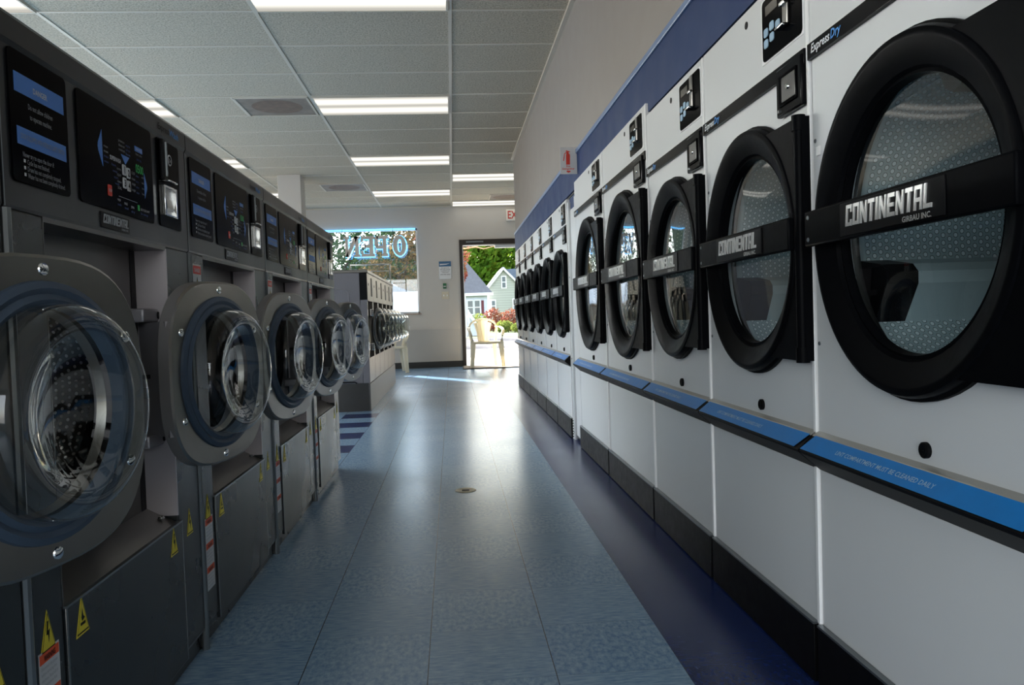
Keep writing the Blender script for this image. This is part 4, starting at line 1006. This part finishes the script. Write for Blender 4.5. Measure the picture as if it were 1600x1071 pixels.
# two unseen solid blockers, added to cut the window sun to a streak
def sun_blocker(p0, p1, lab):
    # p0..p1: run of the blocker in plan, 4.3 m tall, added to block sun
    m = MB(); a = Vector(p0); b_ = Vector(p1); d_ = (b_-a); n_ = Vector((-d_.y, d_.x)).normalized()*.45
    nu = max(2, int(d_.length/.12)); nz = 30
    for side in (0, 1):
        rows = [[m.bm.verts.new((*(a+d_*(i/nu)+n_*(side*2-1)*(1+.06*math.sin(i*7.1+k*3.3))), 5.3*k/nz)) for i in range(nu+1)] for k in range(nz+1)]
        for k in range(nz):
            for i in range(nu): m.face([rows[k][i], rows[k][i+1], rows[k+1][i+1], rows[k+1][i]], 'leaf_dark')
        if side == 0: r0 = rows
    for i in range(nu): m.face([r0[nz][i], r0[nz][i+1], rows[nz][i+1], rows[nz][i]], 'leaf_dark')
    for k in range(nz):
        for e_ in (0, nu): m.face([r0[k][e_], r0[k+1][e_], rows[k+1][e_], rows[k][e_]], 'leaf_dark')
    tag(m.build('window_sun_blocker'), lab, 'sun_blocker')
SD = Vector((-.541, .841)); WP = lambda x: Vector((x, 13.8))+SD*5.0
PD = Vector((.841, .541))
def along(x):  # foot of the sun ray through window x, on the line across the sun direction
    return WP(-1.65)+PD*((x+1.65)*.841)
sun_blocker(along(-3.3), along(-1.94), 'unseen sun blocker added outside the window, the one farther from the doorway')
sun_blocker(along(-1.70), along(-.42), 'unseen sun blocker added outside the window, the one nearer to the doorway')

# shrubs
def shrub(x, y, w, h, mt, lab, n=900):
    r = empty('garden_shrub', (x, y, 0)); m = MB(); foliage(m, (0, 0, h*.5), (w, .6, h*.52), n, .055, mt, .3); m.build('foliage', r)
    m = MB()
    for k in (-.5, 0, .5): m.tube([(k*w, 0, -.02), (k*w*.8, 0, h*.6)], [.03, .015], 'bark', 6)
    m.build('stem', r); tag(r, lab, 'shrub', 'shrubs across the street')
shrub(1.45, 44, .55, 1.05, 'leaf_shrub', 'low green shrub behind the plastic chair, by the white stair rail')
shrub(2.35, 45.6, .62, 1.35, 'leaf_red', 'reddish shrub in front of the gap between the two houses', 1200)
shrub(3.25, 44, .60, 1.25, 'leaf_red', 'reddish shrub below the green gabled house', 1200)
shrub(2.75, 42.4, .50, .62, 'leaf_shrub', 'small green shrub in front of the reddish shrubs')
shrub(3.45, 41.0, .45, .50, 'leaf_shrub', 'small green shrub nearest the dryers in the doorway view')
r = empty('stair_railing', (.9, 36, 0)); m = MB()
for x, h in ((-.28, 1.95), (-.15, 1.2), (.28, .55)): m.box(x-.03, x+.03, -.03, .03, -.02, h, 'trim_white')
m.build('post', r); m = MB(); m.prism([(-.15, 1.18), (.30, .46), (.30, .30), (-.15, .92)], -.04, .04, 'trim_white', 'y'); m.build('handrail', r)
m = MB(); m.prism([(-.28, .0), (.42, .0), (.30, .30), (-.15, .92), (-.28, .92)], .05, .9, 'siding_lavender', 'y'); m.build('stair_side', r)
tag(r, 'white stair railing beside the lavender house, left of the plastic chair', 'railing')
# white van seen low in the window
r = empty('parked_van', (-3.0, 19.6, 0)); m = MB()
m.prism([(-2.3, .35), (2.55, .35), (2.62, .9), (2.55, 1.45), (2.3, 1.53), (-2.3, 1.56)], 0, 1.8, 'van_white', 'y'); m.build('body', r)
m = MB(); m.prism([(-2.2, 1.56), (2.0, 1.54), (1.6, 1.70), (-2.0, 1.72)], .1, 1.7, 'house_pane', 'y'); m.build('side_window', r)
m = MB(); m.prism([(-2.0, 1.72), (1.6, 1.70), (1.55, 1.76), (-1.9, 1.78)], .1, 1.7, 'van_white', 'y'); m.build('roof', r)
for x in (-1.6, 1.7):
    m = MB(); m.lathe([(0, .18), (0, .34), (.2, .34), (.2, .18)], (x, -.01, .34), 'black', 24, 'y'); m.build('wheel', r)
tag(r, 'white parked van seen low in the window', 'van')

# ================================================================== LIGHT
w = bpy.data.worlds.new('World'); scene.world = w; w.use_nodes = True; t = w.node_tree; t.nodes.clear()
o = t.nodes.new('ShaderNodeOutputWorld'); b = t.nodes.new('ShaderNodeBackground'); sky = t.nodes.new('ShaderNodeTexSky')
sky.sky_type = 'NISHITA'; sky.sun_disc = False; sky.sun_elevation = math.radians(27); sky.sun_rotation = math.radians(-33); sky.air_density = 1.3; sky.dust_density = 3.0
b.inputs[1].default_value = .62
hs = t.nodes.new('ShaderNodeHueSaturation'); hs.inputs['Saturation'].default_value = .55
t.links.new(sky.outputs[0], hs.inputs['Color']); t.links.new(hs.outputs[0], b.inputs[0]); t.links.new(b.outputs[0], o.inputs[0])
def light(nm, kind, loc, rot, energy, color, **kw):
    l = bpy.data.lights.new(nm, kind); l.energy = energy; l.color = color
    for k, v in kw.items(): setattr(l, k, v)
    ob = bpy.data.objects.new(nm, l); col.objects.link(ob); ob.location = loc; ob.rotation_euler = rot; return ob
# sun comes from the street side, low
d = Vector((.54*math.cos(math.radians(26.6)), -.84*math.cos(math.radians(26.6)), -math.sin(math.radians(26.6)))).normalized()
s = light('sun', 'SUN', (-5, 30, 20), (0, 0, 0), 22, (1, .94, .84), angle=.009); s.rotation_euler = d.to_track_quat('-Z', 'Y').to_euler()
# added area light behind the camera, for daylight through an assumed, unseen window
light('assumed_window_fill', 'AREA', (-1.95, -2.95, 1.45), (math.radians(90), 0, 0), 62, (.97, .98, 1), shape='RECTANGLE', size=5.2, size_y=1.85)

light('side_fill', 'AREA', (-4.97, 7.5, 1.68), (0, math.radians(-90), 0), 85, (1, .93, .83), shape='RECTANGLE', size=1.5, size_y=9)  # added fill light from the left, brightens the ceiling and the bounce
# ================================================================== CAMERA
cam = bpy.data.cameras.new('camera'); co = bpy.data.objects.new('camera', cam); col.objects.link(co)

YAW, PITCH, ROLL = .0744, -.0336, -.0334
cy_, sy_ = math.cos(YAW), math.sin(YAW)
fw = Vector((sy_, cy_, 0)); rt = Vector((cy_, -sy_, 0)); up = Vector((0, 0, 1))
f2 = fw*math.cos(PITCH)+up*math.sin(PITCH); u2 = -fw*math.sin(PITCH)+up*math.cos(PITCH)
r3 = rt*math.cos(ROLL)+u2*math.sin(ROLL); u3 = -rt*math.sin(ROLL)+u2*math.cos(ROLL)
co.matrix_world = Matrix(((r3.x, u3.x, -f2.x, 0), (r3.y, u3.y, -f2.y, 0), (r3.z, u3.z, -f2.z, .85277), (0, 0, 0, 1)))
cam.sensor_width = 36; cam.lens = 1237.12/1600*36; cam.clip_start = .05; cam.clip_end = 500
scene.camera = co
vs_ = scene.view_settings; scene.display_settings.display_device = 'sRGB'; vs_.view_transform = 'Standard'; vs_.look = 'None'; vs_.exposure = .74; vs_.gamma = 1; vs_.use_curve_mapping = False
scene.cycles.max_bounces = 10; scene.cycles.transparent_max_bounces = 24; scene.cycles.caustics_reflective = False; scene.cycles.caustics_refractive = False; scene.cycles.sample_clamp_indirect = 6
